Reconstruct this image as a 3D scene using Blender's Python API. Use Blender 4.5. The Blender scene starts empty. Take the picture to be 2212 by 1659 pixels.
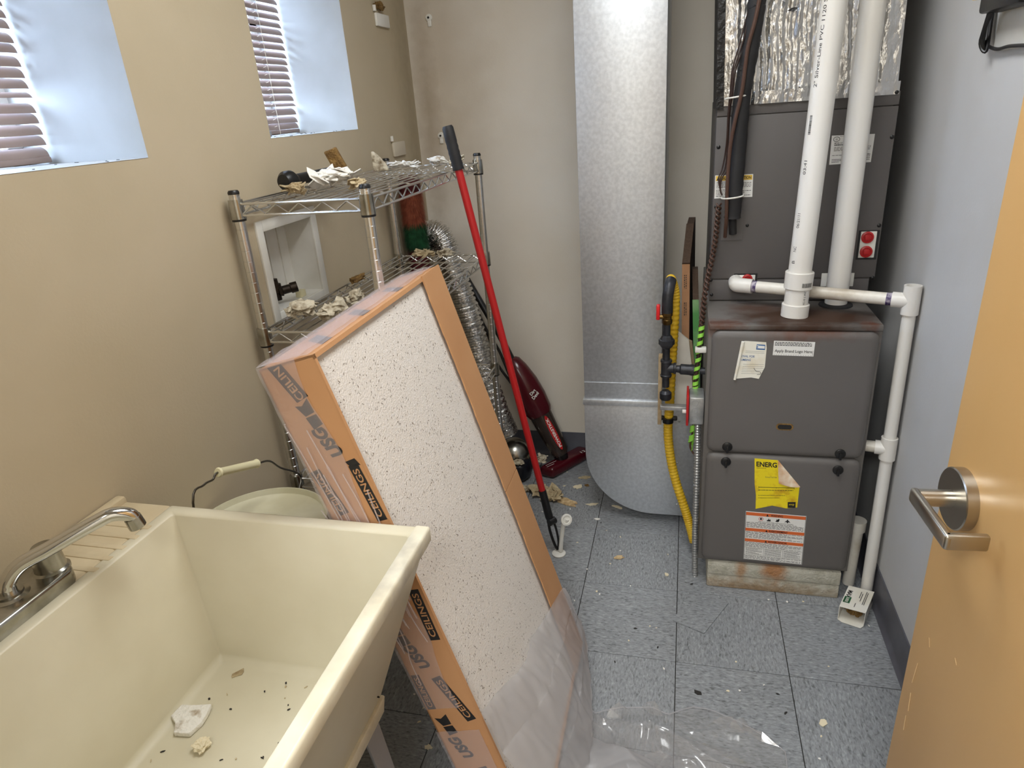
import bpy, bmesh, math, random
from mathutils import Vector, Matrix, noise
random.seed(7)
sc = bpy.context.scene
COL = sc.collection

# ------------------------------------------------------------------ camera
C = Vector((0.2948, -2.1216, 1.4968))
YAW, PITCH, ROLL, F = 0.2673, 0.3911, 0.0746, 1443.0
def cam_axes():
    c, s = math.cos, math.sin
    rz = Matrix.Rotation(YAW, 3, 'Z')
    right = Vector((1, 0, 0)); fwd = Vector((0, c(PITCH), -s(PITCH))); down = fwd.cross(right)
    r = right * c(ROLL) + down * s(ROLL); d = -right * s(ROLL) + down * c(ROLL)
    return rz @ r, rz @ d, rz @ fwd
RX, DN, FW = cam_axes()
cam = bpy.data.objects.new('camera', bpy.data.cameras.new('camera'))
COL.objects.link(cam)
cam.matrix_world = Matrix((( RX.x, -DN.x, -FW.x, C.x), (RX.y, -DN.y, -FW.y, C.y), (RX.z, -DN.z, -FW.z, C.z), (0, 0, 0, 1)))
cam.data.sensor_width = 36.0; cam.data.lens = F / 2212 * 36.0
cam.data.clip_start = 0.02; cam.data.clip_end = 200
sc.camera = cam
# survey helper: a sight line of the photograph met with a known plane of the room
def at(u, v, axis, val):
    d = RX * ((u - 1106) / F) + DN * ((v - 829.5) / F) + FW
    i = 'xyz'.index(axis)
    return C + d * ((val - C[i]) / d[i])

# ------------------------------------------------------------------ world and light
w = bpy.data.worlds.new('sky'); sc.world = w; w.use_nodes = True
bg = w.node_tree.nodes['Background']
bg.inputs[0].default_value = (0.53, 0.71, 1.0, 1); bg.inputs[1].default_value = 25.0
vs = sc.view_settings
vs.view_transform = 'Standard'; vs.look = 'None'; vs.exposure = 0.12; vs.gamma = 1.0; vs.use_curve_mapping = False
def area(name, loc, size, sy, power, col, rot=(0, 0, 0)):
    l = bpy.data.lights.new(name, 'AREA'); l.shape = 'RECTANGLE'; l.size = size; l.size_y = sy; l.energy = power; l.color = col
    o = bpy.data.objects.new(name, l); COL.objects.link(o); o.location = loc; o.rotation_euler = rot
    return o
area('ceiling_fixture_light', (0.12, -0.95, 2.40), 0.5, 0.9, 15, (0.91, 0.96, 1.0))
area('hall_fixture_light', (0.1, -3.1, 2.40), 0.6, 0.9, 42, (0.93, 0.97, 1.0))

# ------------------------------------------------------------------ helpers
def lin(h):
    h = h.lstrip('#'); o = []
    for i in (0, 2, 4):
        c = int(h[i:i + 2], 16) / 255
        o.append(c / 12.92 if c <= .04045 else ((c + .055) / 1.055) ** 2.4)
    return (*o, 1)
MATS = {}
def mat(name, col, rough=.5, metal=0., col2=None, scale=6., stretch=(1, 1, 1), lo=.35, hi=.65, bump=0., bscale=120., spec=.5, bstretch=(1, 1, 1), alpha=1., detail=4., trans=0.):
    m = bpy.data.materials.new(name); m.use_nodes = True; MATS[name] = m
    nt = m.node_tree; b = nt.nodes['Principled BSDF']
    b.inputs['Base Color'].default_value = lin(col); b.inputs['Roughness'].default_value = rough
    b.inputs['Metallic'].default_value = metal; b.inputs['Specular IOR Level'].default_value = spec
    b.inputs['Alpha'].default_value = alpha; b.inputs['Transmission Weight'].default_value = trans
    tc = nt.nodes.new('ShaderNodeTexCoord')
    if col2:
        mp = nt.nodes.new('ShaderNodeMapping'); mp.inputs['Scale'].default_value = stretch
        n = nt.nodes.new('ShaderNodeTexNoise'); n.inputs['Scale'].default_value = scale; n.inputs['Detail'].default_value = detail
        r = nt.nodes.new('ShaderNodeValToRGB'); r.color_ramp.elements[0].position = lo; r.color_ramp.elements[1].position = hi
        r.color_ramp.elements[0].color = lin(col); r.color_ramp.elements[1].color = lin(col2)
        nt.links.new(tc.outputs['Object'], mp.inputs[0]); nt.links.new(mp.outputs[0], n.inputs['Vector'])
        nt.links.new(n.outputs['Fac'], r.inputs[0]); nt.links.new(r.outputs[0], b.inputs['Base Color'])
    if bump:
        mp2 = nt.nodes.new('ShaderNodeMapping'); mp2.inputs['Scale'].default_value = bstretch
        n2 = nt.nodes.new('ShaderNodeTexNoise'); n2.inputs['Scale'].default_value = bscale; n2.inputs['Detail'].default_value = 3
        bp = nt.nodes.new('ShaderNodeBump'); bp.inputs['Strength'].default_value = bump; bp.inputs['Distance'].default_value = .01
        nt.links.new(tc.outputs['Object'], mp2.inputs[0]); nt.links.new(mp2.outputs[0], n2.inputs['Vector'])
        nt.links.new(n2.outputs['Fac'], bp.inputs['Height']); nt.links.new(bp.outputs[0], b.inputs['Normal'])
    return m
def stain(m, col, center, radius, scale=9., edge=.25, amount=.8, squash=(1, 1, 1)):
    """a stain with a ragged shape of its own, laid over a material at a place of the room"""
    nt = m.node_tree; b = nt.nodes['Principled BSDF']; L = nt.links.new
    src = b.inputs['Base Color'].links[0].from_socket if b.inputs['Base Color'].is_linked else None
    tc = nt.nodes.new('ShaderNodeTexCoord')
    mp = nt.nodes.new('ShaderNodeMapping'); mp.vector_type = 'POINT'
    mp.inputs['Location'].default_value = [-c * s for c, s in zip(center, squash)]; mp.inputs['Scale'].default_value = squash
    ln = nt.nodes.new('ShaderNodeVectorMath'); ln.operation = 'LENGTH'
    n = nt.nodes.new('ShaderNodeTexNoise'); n.inputs['Scale'].default_value = scale; n.inputs['Detail'].default_value = 6
    ma = nt.nodes.new('ShaderNodeMath'); ma.operation = 'MULTIPLY_ADD'; ma.inputs[1].default_value = radius * 1.6; ma.inputs[2].default_value = -radius * .8
    ad = nt.nodes.new('ShaderNodeMath'); ad.operation = 'ADD'
    mr = nt.nodes.new('ShaderNodeMapRange'); mr.inputs[1].default_value = radius * (1 - edge); mr.inputs[2].default_value = radius * (1 + edge)
    mr.inputs[3].default_value = amount; mr.inputs[4].default_value = 0
    mx = nt.nodes.new('ShaderNodeMix'); mx.data_type = 'RGBA'
    L(tc.outputs['Object'], mp.inputs[0]); L(mp.outputs[0], ln.inputs[0]); L(tc.outputs['Object'], n.inputs['Vector'])
    L(n.outputs['Fac'], ma.inputs[0]); L(ln.outputs['Value'], ad.inputs[0]); L(ma.outputs[0], ad.inputs[1]); L(ad.outputs[0], mr.inputs[0])
    L(mr.outputs[0], mx.inputs[0])
    if src: L(src, mx.inputs[6])
    else: mx.inputs[6].default_value = b.inputs['Base Color'].default_value
    mx.inputs[7].default_value = lin(col)
    L(mx.outputs[2], b.inputs['Base Color'])

class MB:
    def __init__(s): s.v = []; s.f = []
    def add(s, vs, fs):
        o = len(s.v); s.v += [tuple(v) for v in vs]; s.f += [tuple(o + i for i in f) for f in fs]; return s
    def box(s, a, b):
        x0, y0, z0 = a; x1, y1, z1 = b
        return s.add([(x0, y0, z0), (x1, y0, z0), (x1, y1, z0), (x0, y1, z0), (x0, y0, z1), (x1, y0, z1), (x1, y1, z1), (x0, y1, z1)],
                     [(0, 3, 2, 1), (4, 5, 6, 7), (0, 1, 5, 4), (1, 2, 6, 5), (2, 3, 7, 6), (3, 0, 4, 7)])
    def obox(s, o, x, y, z):
        """box from corner o spanned by the vectors x, y, z"""
        o, x, y, z = map(Vector, (o, x, y, z))
        return s.add([o, o + x, o + x + y, o + y, o + z, o + x + z, o + x + y + z, o + y + z],
                     [(0, 3, 2, 1), (4, 5, 6, 7), (0, 1, 5, 4), (1, 2, 6, 5), (2, 3, 7, 6), (3, 0, 4, 7)])
    def tube(s, pts, r, n=16, cap=True, inner=None):
        pts = [Vector(p) for p in pts]; k = len(pts)
        rr = [r] * k if isinstance(r, (int, float)) else list(r)
        t = []
        far = max(pts, key=lambda q: (q - pts[0]).length); ax0 = far - pts[0]
        line = k > 2 and ax0.length > 1e-9 and all((q - pts[0]).cross(ax0).length < 1e-7 for q in pts)
        for i in range(k):
            if line: t.append(ax0.normalized()); continue
            a = pts[max(i - 1, 0)]; b = pts[min(i + 1, k - 1)]; d = b - a
            if d.length < 1e-9: d = t[-1] if t else Vector((0, 0, 1))
            t.append(d.normalized())
        up = Vector((0, 0, 1)) if abs(t[0].z) < .9 else Vector((1, 0, 0))
        u = t[0].cross(up).normalized(); vs = []
        for i in range(k):
            if i: 
                u = u - t[i] * u.dot(t[i])
                u = u.normalized() if u.length > 1e-6 else t[i].orthogonal().normalized()
            w_ = t[i].cross(u)
            for j in range(n):
                a = 2 * math.pi * j / n; vs.append(pts[i] + (u * math.cos(a) + w_ * math.sin(a)) * rr[i])
        fs = []
        for i in range(k - 1):
            for j in range(n):
                a = i * n + j; b = i * n + (j + 1) % n; fs.append((a, b, b + n, a + n))
        if cap: fs.append(tuple(range(n - 1, -1, -1))); fs.append(tuple((k - 1) * n + j for j in range(n)))
        return s.add(vs, fs)
    def prism(s, poly, d):
        """flat outline (3-D points) given a thickness vector d"""
        n = len(poly); d = Vector(d); p = [Vector(q) for q in poly]
        return s.add(p + [q + d for q in p], [tuple(range(n - 1, -1, -1)), tuple(range(n, 2 * n))] + [(i, (i + 1) % n, n + (i + 1) % n, n + i) for i in range(n)])
    def grid(s, nu, nv, fn):
        vs = [fn(i / nu, j / nv) for j in range(nv + 1) for i in range(nu + 1)]
        fs = [(j * (nu + 1) + i, j * (nu + 1) + i + 1, (j + 1) * (nu + 1) + i + 1, (j + 1) * (nu + 1) + i) for j in range(nv) for i in range(nu)]
        return s.add(vs, fs)
def mesh_of(mb, name, smooth=False, bevel=0., seg=2, angle=35):
    me = bpy.data.meshes.new(name); me.from_pydata(mb.v, [], mb.f)
    bm = bmesh.new(); bm.from_mesh(me); bmesh.ops.recalc_face_normals(bm, faces=bm.faces)
    if bevel:
        es = [e for e in bm.edges if len(e.link_faces) == 2 and e.calc_face_angle(0) > math.radians(30)]
        bmesh.ops.bevel(bm, geom=es, offset=bevel, segments=seg, profile=.5, affect='EDGES', clamp_overlap=True)
    bm.to_mesh(me); bm.free()
    if smooth or bevel:
        me.shade_smooth()
        me.set_sharp_from_angle(angle=math.radians(angle))
    return me
def obj(name, mb, m, parent=None, smooth=False, bevel=0., seg=2, angle=35):
    me = mb if isinstance(mb, bpy.types.Mesh) else mesh_of(mb, name, smooth, bevel, seg, angle)
    if m is not None and not me.materials: me.materials.append(MATS[m] if isinstance(m, str) else m)
    o = bpy.data.objects.new(name, me); COL.objects.link(o)
    if parent: attach(o, parent)
    return o
def wmat(o):
    return (wmat(o.parent) @ o.matrix_parent_inverse if o.parent else Matrix()) @ o.matrix_basis
def attach(o, parent):
    o.parent = parent; o.matrix_parent_inverse = wmat(parent).inverted()
def tag(o, label=None, cat=None, group=None, kind=None):
    if label: o['label'] = label
    if cat: o['category'] = cat
    if group: o['group'] = group
    if kind: o['kind'] = kind
    return o
def thing(name, label, cat, loc=(0, 0, 0), group=None):
    o = bpy.data.objects.new(name, None); COL.objects.link(o); o.location = loc; o.empty_display_size = .05
    return tag(o, label, cat, group)
def struct(name, mb, m, **k):
    o = obj(name, mb, m, **k); o['kind'] = 'structure'; return o
def flat_text(body, o, xd, yd, w_, h, bold=0., shear=0.):
    """letters as a mesh, fitted to a w_ x h rectangle centred on o"""
    cu = bpy.data.curves.new('t', 'FONT'); cu.body = body; cu.offset = bold; cu.shear = shear; cu.resolution_u = 3
    cu.fill_mode = 'FRONT'
    ob = bpy.data.objects.new('t', cu); me = bpy.data.meshes.new_from_object(ob)
    xs = [v.co.x for v in me.vertices]; ys = [v.co.y for v in me.vertices]
    x0, x1, y0, y1 = min(xs), max(xs), min(ys), max(ys)
    o, xd, yd = Vector(o), Vector(xd).normalized(), Vector(yd).normalized()
    for v in me.vertices:
        v.co = o + xd * (((v.co.x - x0) / (x1 - x0) - .5) * w_) + yd * (((v.co.y - y0) / (y1 - y0) - .5) * h)
    bpy.data.objects.remove(ob); bpy.data.curves.remove(cu)
    return me
def text(body, o, xd, yd, w_, h, m, parent, bold=0., shear=0., name='lettering'):
    return obj(name, flat_text(body, o, xd, yd, w_, h, bold, shear), m, parent)
def smoothpts(pts, k=8):
    """Catmull-Rom curve through the points"""
    P = [Vector(p) for p in pts]; P = [P[0] * 2 - P[1]] + P + [P[-1] * 2 - P[-2]]; o = []
    for i in range(1, len(P) - 2):
        for j in range(k):
            t = j / k; a, b, c, d = P[i - 1:i + 3]
            o.append(.5 * ((2 * b) + (c - a) * t + (2 * a - 5 * b + 4 * c - d) * t * t + (3 * b - a - 3 * c + d) * t ** 3))
    return o + [P[-2]]
def lathe_path(p, d, prof):
    """profile [(distance along d, radius)] -> tube arguments"""
    p, d = Vector(p), Vector(d).normalized()
    return [p + d * a for a, r in prof], [r for a, r in prof]
def chunk(c, size, seed, rough=.35, sub=4, flat=None, rot=0.):
    """crumbly lump: noise-bitten ball, squashed"""
    bm = bmesh.new(); bmesh.ops.create_icosphere(bm, subdivisions=sub, radius=1)
    off = Vector((seed * 7.31, seed * 3.17, seed * 1.93)); R = Matrix.Rotation(rot, 3, 'Z'); zmin = 9
    for v in bm.verts:
        n1 = noise.noise(v.co * 1.6 + off); n2 = noise.noise(v.co * 4.5 + off); n3 = noise.noise(v.co * 10 + off)
        k = 1 + rough * (1.1 * n1 + .8 * n2 + .35 * n3)
        p = v.co * k; v.co = R @ Vector((p.x * size[0], p.y * size[1], p.z * size[2])); zmin = min(zmin, v.co.z)
    for v in bm.verts: v.co += Vector((c[0], c[1], c[2] - zmin))
    me = bpy.data.meshes.new('chunk'); bm.to_mesh(me); bm.free(); return me
def rubble(c, size, seed, n=16, rot=0.):
    """crumpled plaster: a bitten core with torn plates sticking out of it, one mesh"""
    rnd = random.Random(seed); core = chunk((0, 0, 0), [q * .72 for q in size], seed, .45, 3)
    mb = MB(); mb.add([v.co for v in core.vertices], [tuple(p.vertices) for p in core.polygons]); bpy.data.meshes.remove(core)
    for k in range(n):
        a = rnd.random() * 6.283; t = rnd.uniform(.2, .85); cz = rnd.uniform(.25, 1.5) * size[2]
        ctr = Vector((size[0] * t * math.cos(a), size[1] * t * math.sin(a), cz * (1.1 - .5 * t)))
        R = Matrix.Rotation(rnd.uniform(-.7, .7), 3, 'X') @ Matrix.Rotation(rnd.uniform(-.7, .7), 3, 'Y') @ Matrix.Rotation(rnd.random() * 6.28, 3, 'Z')
        m_ = rnd.randint(7, 10); r0 = rnd.uniform(.22, .5) * min(size[0], size[1]) + .004; p = []
        for i in range(m_):
            b_ = 6.283 * i / m_; k2 = rnd.uniform(.5, 1.2); p.append(ctr + R @ Vector((r0 * k2 * 1.3 * math.cos(b_), r0 * k2 * math.sin(b_), rnd.uniform(-.12, .12) * r0)))
        ce = ctr + R @ Vector((0, 0, rnd.uniform(.1, .35) * r0)); th = R @ Vector((0, 0, -rnd.uniform(.0012, .0030)))
        vs = [ce] + p + [ce + th] + [q + th for q in p]; o = m_ + 1
        fs = [(0, i + 1, (i + 1) % m_ + 1) for i in range(m_)] + [(o, o + (i + 1) % m_ + 1, o + i + 1) for i in range(m_)] + [(i + 1, o + i + 1, o + (i + 1) % m_ + 1, (i + 1) % m_ + 1) for i in range(m_)]
        mb.add(vs, fs)
    zm = min(v[2] for v in mb.v); R = Matrix.Rotation(rot, 3, 'Z')
    mb.v = [tuple(R @ Vector((v[0], v[1], v[2] - zm)) + Vector(c)) for v in mb.v]
    return mb
def flake(c, rx, ry, th, seed, n=11, rot=0.):
    """thin ragged flake lying flat at c"""
    rnd = random.Random(seed); mb = MB(); p = []
    for i in range(n):
        a = 2 * math.pi * i / n; k = rnd.uniform(.55, 1.15); x, y = rx * k * math.cos(a), ry * k * math.sin(a)
        p.append((c[0] + x * math.cos(rot) - y * math.sin(rot), c[1] + x * math.sin(rot) + y * math.cos(rot), c[2] + rnd.uniform(0, th * .3)))
    return mb.prism(p, (0, 0, th))

# ------------------------------------------------------------------ materials
mat('paint_beige', '#c0b298', .62, col2='#b9ab90', scale=3, bump=.05, bscale=160)
mat('paint_back_brightened', '#ddd6ca', .6, col2='#d5ccbd', scale=2.2, bump=.05, bscale=160)  # same paint as the left wall, lightened in place of light falling there
mat('paint_right_daylit', '#c8c8c8', .6, col2='#c1c0be', scale=2.5, bump=.04, bscale=160)  # same wall paint again, with cool window daylight mixed into its colour
mat('paint_white', '#b4b4b1', .55, col2='#acaba6', scale=7)
mat('plate_beige', '#cdc3b0', .5)
mat('ceiling_white', '#d8d6d0', .8)
mat('joint_dark', '#26231f', .9)
mat('cove_grey', '#5c5d64', .45, col2='#504f55', scale=9)
mat('white_plastic', '#e6e4dd', .4, col2='#d8d5cb', scale=8)
mat('pvc', '#e9e6e0', .32, col2='#ddd8cf', scale=7, stretch=(1, 1, .3))
mat('pvc_dirty', '#e2ddd2', .38, col2='#b9ab93', scale=16, lo=.5, hi=.85)
mat('purple_primer', '#3d2a5c', .4, col2='#cfc7d0', scale=60, lo=.5, hi=.75)
mat('tub_plastic', '#d6cfb8', .42, col2='#cdc5ac', scale=5)
mat('tub_rim', '#e6e0cb', .4, col2='#d6cdb4', scale=12)
mat('soap_deck', '#cfc0a0', .5, col2='#c2b190', scale=14)
mat('chrome', '#d6d6d4', .1, 1.)
mat('chrome_dull', '#b9b8b2', .24, 1., col2='#8f8c82', scale=22)
mat('brushed_steel', '#b3aea4', .28, 1.)
mat('wire_chrome', '#d8d7d4', .27, 1.)
mat('black_plastic', '#141314', .38)
mat('black_rubber', '#19181a', .65, col2='#242325', scale=20)
mat('black_iron', '#26272b', .42, .3, col2='#34353a', scale=30, bump=.1, bscale=90)
mat('brass', '#7a6038', .35, 1., col2='#5c4a2c', scale=40)
mat('red_plastic', '#b01c1e', .38)
mat('red_valve', '#d0181c', .4)
mat('maroon', '#4a0c17', .22)
mat('smoke_plastic', '#2c2420', .12, col2='#3a2f2a', scale=6)
mat('navy', '#14161f', .3)
mat('furnace_grey', '#64605d', .5, col2='#605c59', scale=4, bump=.05, bscale=700)
mat('furnace_top', '#67635f', .5, col2='#605c58', scale=6)
mat('coil_grey', '#5c5856', .5, col2='#575351', scale=4, bump=.04, bscale=700)
mat('galvanized', '#dfe3e8', .42, .82, col2='#d0d4d9', scale=90, bump=.025, bscale=300)
mat('galvanized_box', '#c2c4c4', .38, .75, col2='#a5a7a8', scale=40)
mat('foil', '#dedede', .3, 1., bump=.45, bscale=70, bstretch=(1, 1, .6))
mat('foil_hose', '#d9d8d6', .17, 1., bump=.5, bscale=110)
mat('black_mastic', '#12100f', .5, bump=.6, bscale=60)
mat('yellow_csst', '#dcb52e', .45, col2='#cfa41f', scale=30)
mat('green_wrap', '#8fd14c', .45)
mat('brown_wire', '#4c3327', .5)
mat('brown_dark', '#34221c', .5)
mat('block', '#c2beb0', .9, col2='#aca898', scale=35, bump=.5, bscale=130)
mat('cardboard', '#bf8f63', .75, col2='#b8875b', scale=5, bump=.03, bscale=60)
mat('cardboard_dark', '#3a2a20', .8)
mat('filter_frame', '#a67b58', .8, col2='#9c7250', scale=20)
mat('filter_media', '#46362a', .95, bump=.5, bscale=100)
mat('filter_green', '#4e8a4a', .45, col2='#86a878', scale=14, lo=.45, hi=.75)
mat('gypsum', '#d4cec2', .85, col2='#c6bfb2', scale=10)
mat('gypsum_edge', '#b09a78', .9, col2='#9a8465', scale=40)
mat('tile_face', '#ddd6ce', .85, bump=.25, bscale=260)
mat('fissure', '#6d5f52', .95)
mat('ink', '#1b1a1b', .6)
mat('ink_grey', '#55524e', .6)
mat('paper', '#e6e3da', .7, col2='#dcd6c6', scale=14)
mat('paper_stained', '#e8e4d6', .7, col2='#cdb98c', scale=26, lo=.5, hi=.9)
mat('label_white', '#e4e2dd', .45)
mat('label_yellow', '#ecd51e', .45, col2='#c08a1a', scale=30, lo=.5, hi=.75)
mat('label_back', '#c9935e', .7, col2='#e9ddc8', scale=30, lo=.4, hi=.7)
mat('label_orange', '#d5662f', .5)
mat('label_amber', '#e3bb4a', .5)
mat('logo_blue', '#2f5f96', .5)
mat('wood_door', '#d8ad72', .36, col2='#c89b5c', scale=3.2, stretch=(1, 1, .14), lo=.3, hi=.72, detail=8)
mat('scratch', '#e3c08c', .6)
mat('door_edge', '#a8804c', .5)
mat('slat', '#94827b', .5, col2='#8c7a73', scale=5)
mat('cord', '#d6cbb8', .7)
mat('plaster', '#d9cfb8', .9, col2='#7f6c50', scale=55, lo=.42, hi=.72, bump=.6, bscale=130)
mat('plaster_tan', '#c6b592', .9, col2='#98825f', scale=40, lo=.4, hi=.75, bump=.6, bscale=130)
mat('plaster_white', '#ece9e2', .85, col2='#a8957a', scale=38, lo=.55, hi=.72, bump=.5, bscale=110)
mat('fibre_brown', '#94733f', .95, col2='#6d5028', scale=60, bump=.8, bscale=200)
mat('chip_cream', '#e2d6b8', .8)
mat('chip_tan', '#d6bd92', .85, col2='#b3946a', scale=90)
mat('chip_dark', '#2a2724', .8)
mat('pail', '#d9d3b4', .42, col2='#cbc49f', scale=10)
mat('lid_white', '#dcd8bf', .4, col2='#c9c3a4', scale=9)
mat('grip_ivory', '#e2dbb4', .5)
mat('steel_wire', '#77756f', .35, 1.)
mat('feather_red', '#6b2428', .9, col2='#4a1719', scale=60); mat('feather_orange', '#a85c40', .9, col2='#8a4530', scale=60); mat('feather_green', '#24603a', .9, col2='#174427', scale=60)
mat('valve_bronze', '#4a4036', .4, .8, col2='#2b2622', scale=30)
mat('rubber_grey', '#8d8d90', .6)
mat('lamp_white', '#ffffff', .5)
MATS['lamp_white'].node_tree.nodes['Principled BSDF'].inputs['Emission Color'].default_value = (1, .92, .8, 1)
MATS['lamp_white'].node_tree.nodes['Principled BSDF'].inputs['Emission Strength'].default_value = 3.0

# glass of the windows: thin clear pane
g = bpy.data.materials.new('pane_glass'); g.use_nodes = True; MATS['pane_glass'] = g
nt = g.node_tree; nt.nodes.remove(nt.nodes['Principled BSDF'])
tr = nt.nodes.new('ShaderNodeBsdfTransparent'); gl = nt.nodes.new('ShaderNodeBsdfGlossy'); gl.inputs['Roughness'].default_value = .02
mx = nt.nodes.new('ShaderNodeMixShader'); mx.inputs[0].default_value = .06
nt.links.new(tr.outputs[0], mx.inputs[1]); nt.links.new(gl.outputs[0], mx.inputs[2]); nt.links.new(mx.outputs[0], nt.nodes['Material Output'].inputs[0])
# polyethylene film
def film(name, milk, gloss, rough, col='#e9e6e6'):
    m = bpy.data.materials.new(name); m.use_nodes = True; MATS[name] = m
    nt = m.node_tree; nt.nodes.remove(nt.nodes['Principled BSDF']); L = nt.links.new
    tr = nt.nodes.new('ShaderNodeBsdfTransparent'); df = nt.nodes.new('ShaderNodeBsdfDiffuse'); tl = nt.nodes.new('ShaderNodeBsdfTranslucent')
    df.inputs[0].default_value = lin(col); tl.inputs[0].default_value = lin(col)
    gl = nt.nodes.new('ShaderNodeBsdfGlossy'); gl.inputs['Roughness'].default_value = rough
    tc = nt.nodes.new('ShaderNodeTexCoord'); n = nt.nodes.new('ShaderNodeTexNoise'); n.inputs['Scale'].default_value = 9; n.inputs['Detail'].default_value = 3; n.inputs['Distortion'].default_value = 1.6
    bp = nt.nodes.new('ShaderNodeBump'); bp.inputs['Strength'].default_value = .12; bp.inputs['Distance'].default_value = .02
    L(tc.outputs['Object'], n.inputs['Vector']); L(n.outputs['Fac'], bp.inputs['Height']); L(bp.outputs[0], gl.inputs['Normal'])
    m1 = nt.nodes.new('ShaderNodeMixShader'); m1.inputs[0].default_value = .45
    m2 = nt.nodes.new('ShaderNodeMixShader'); m2.inputs[0].default_value = milk
    m3 = nt.nodes.new('ShaderNodeMixShader'); m3.inputs[0].default_value = gloss
    L(df.outputs[0], m1.inputs[1]); L(tl.outputs[0], m1.inputs[2]); L(tr.outputs[0], m2.inputs[1]); L(m1.outputs[0], m2.inputs[2])
    L(m2.outputs[0], m3.inputs[1]); L(gl.outputs[0], m3.inputs[2]); L(m3.outputs[0], nt.nodes['Material Output'].inputs[0])
film('film_clear', .21, .08, .14, '#e4e2e2'); film('film_milky', .52, .05, .2, '#d6d4d6'); film('film_wrap', .30, .07, .12, '#efe6ea')

# vinyl tile: streaked chips, direction turned with each tile
m = bpy.data.materials.new('vinyl_tile'); m.use_nodes = True; MATS['vinyl_tile'] = m
nt = m.node_tree; b = nt.nodes['Principled BSDF']; L = nt.links.new; b.inputs['Roughness'].default_value = .36
tc = nt.nodes.new('ShaderNodeTexCoord'); oi = nt.nodes.new('ShaderNodeObjectInfo')
va = nt.nodes.new('ShaderNodeVectorMath'); va.operation = 'SCALE'; va.inputs[0].default_value = (37, 53, 71); L(oi.outputs['Random'], va.inputs['Scale'])
vv = nt.nodes.new('ShaderNodeVectorMath'); vv.operation = 'ADD'; L(tc.outputs['Object'], vv.inputs[0]); L(va.outputs[0], vv.inputs[1])
mp = nt.nodes.new('ShaderNodeMapping'); mp.inputs['Scale'].default_value = (1, 2.6, 1); L(vv.outputs[0], mp.inputs[0])
n1 = nt.nodes.new('ShaderNodeTexNoise'); n1.inputs['Scale'].default_value = 75; n1.inputs['Detail'].default_value = 3; n1.inputs['Distortion'].default_value = .6; L(mp.outputs[0], n1.inputs['Vector'])
r = nt.nodes.new('ShaderNodeValToRGB'); cr = r.color_ramp
cr.elements[0].position = .28; cr.elements[0].color = lin('#5f6162'); cr.elements[1].position = .78; cr.elements[1].color = lin('#b4b7ba')
for p, c in ((.42, '#84878a'), (.54, '#8f9295'), (.66, '#9c9fa2')):
    e = cr.elements.new(p); e.color = lin(c)
L(n1.outputs['Fac'], r.inputs[0])
n2 = nt.nodes.new('ShaderNodeTexNoise'); n2.inputs['Scale'].default_value = 3.; L(vv.outputs[0], n2.inputs['Vector'])
mr = nt.nodes.new('ShaderNodeMapRange'); mr.inputs[3].default_value = .86; mr.inputs[4].default_value = 1.08; L(n2.outputs['Fac'], mr.inputs[0])
sm = nt.nodes.new('ShaderNodeVectorMath'); sm.operation = 'SCALE'; L(r.outputs[0], sm.inputs[0]); L(mr.outputs[0], sm.inputs['Scale'])
L(sm.outputs[0], b.inputs['Base Color'])

# stains and rust with shapes of their own
stain(MATS['furnace_top'], '#38200f', (.625, -.205, .9), .120, 15, .35, .95, (.75, 1.1, 1))
stain(MATS['furnace_top'], '#4a2b19', (.50, -.10, .9), .040, 34, .6, .7, (.6, 1, 1))
stain(MATS['furnace_top'], '#5a2f18', (.78, -.25, .895), .02, 60, .5, .9)
stain(MATS['furnace_top'], '#5a2f18', (.40, -.25, .895), .03, 60, .5, .7, (.5, 1, 1))
stain(MATS['furnace_grey'], '#5b3019', (.62, -.27, .90), .035, 30, .6, .85, (.35, 1, 1))
stain(MATS['block'], '#a3641f', (.60, -.27, .09), .036, 30, .6, .8, (1.1, 1, .8))
stain(MATS['block'], '#a06a2a', (.50, -.27, .08), .020, 40, .6, .65, (1.4, 1, .5))
stain(MATS['block'], '#8a6433', (.55, -.27, .005), .03, 45, .7, .7, (.15, 1, 1))
stain(MATS['tub_rim'], '#6f6865', (-.165, -1.36, .66), .06, 30, .7, .75, (1, .7, .3))
stain(MATS['paint_beige'], '#877a5f', (-.754, .52, 1.5), .07, 30, .9, .45, (1, 1, .08))
stain(MATS['paint_back_brightened'], '#a08a6a', (-.62, .573, 1.7), .12, 9, .9, .4, (1, 1, .3))
stain(MATS['paint_back_brightened'], '#8a7454', (-.70, .573, 1.5), .03, 30, .9, .45, (1, 1, .08))
stain(MATS['pvc_dirty'], '#8a7458', (.72, -.15, .95), .03, 40, .6, .5, (.3, 1, 1))

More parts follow.
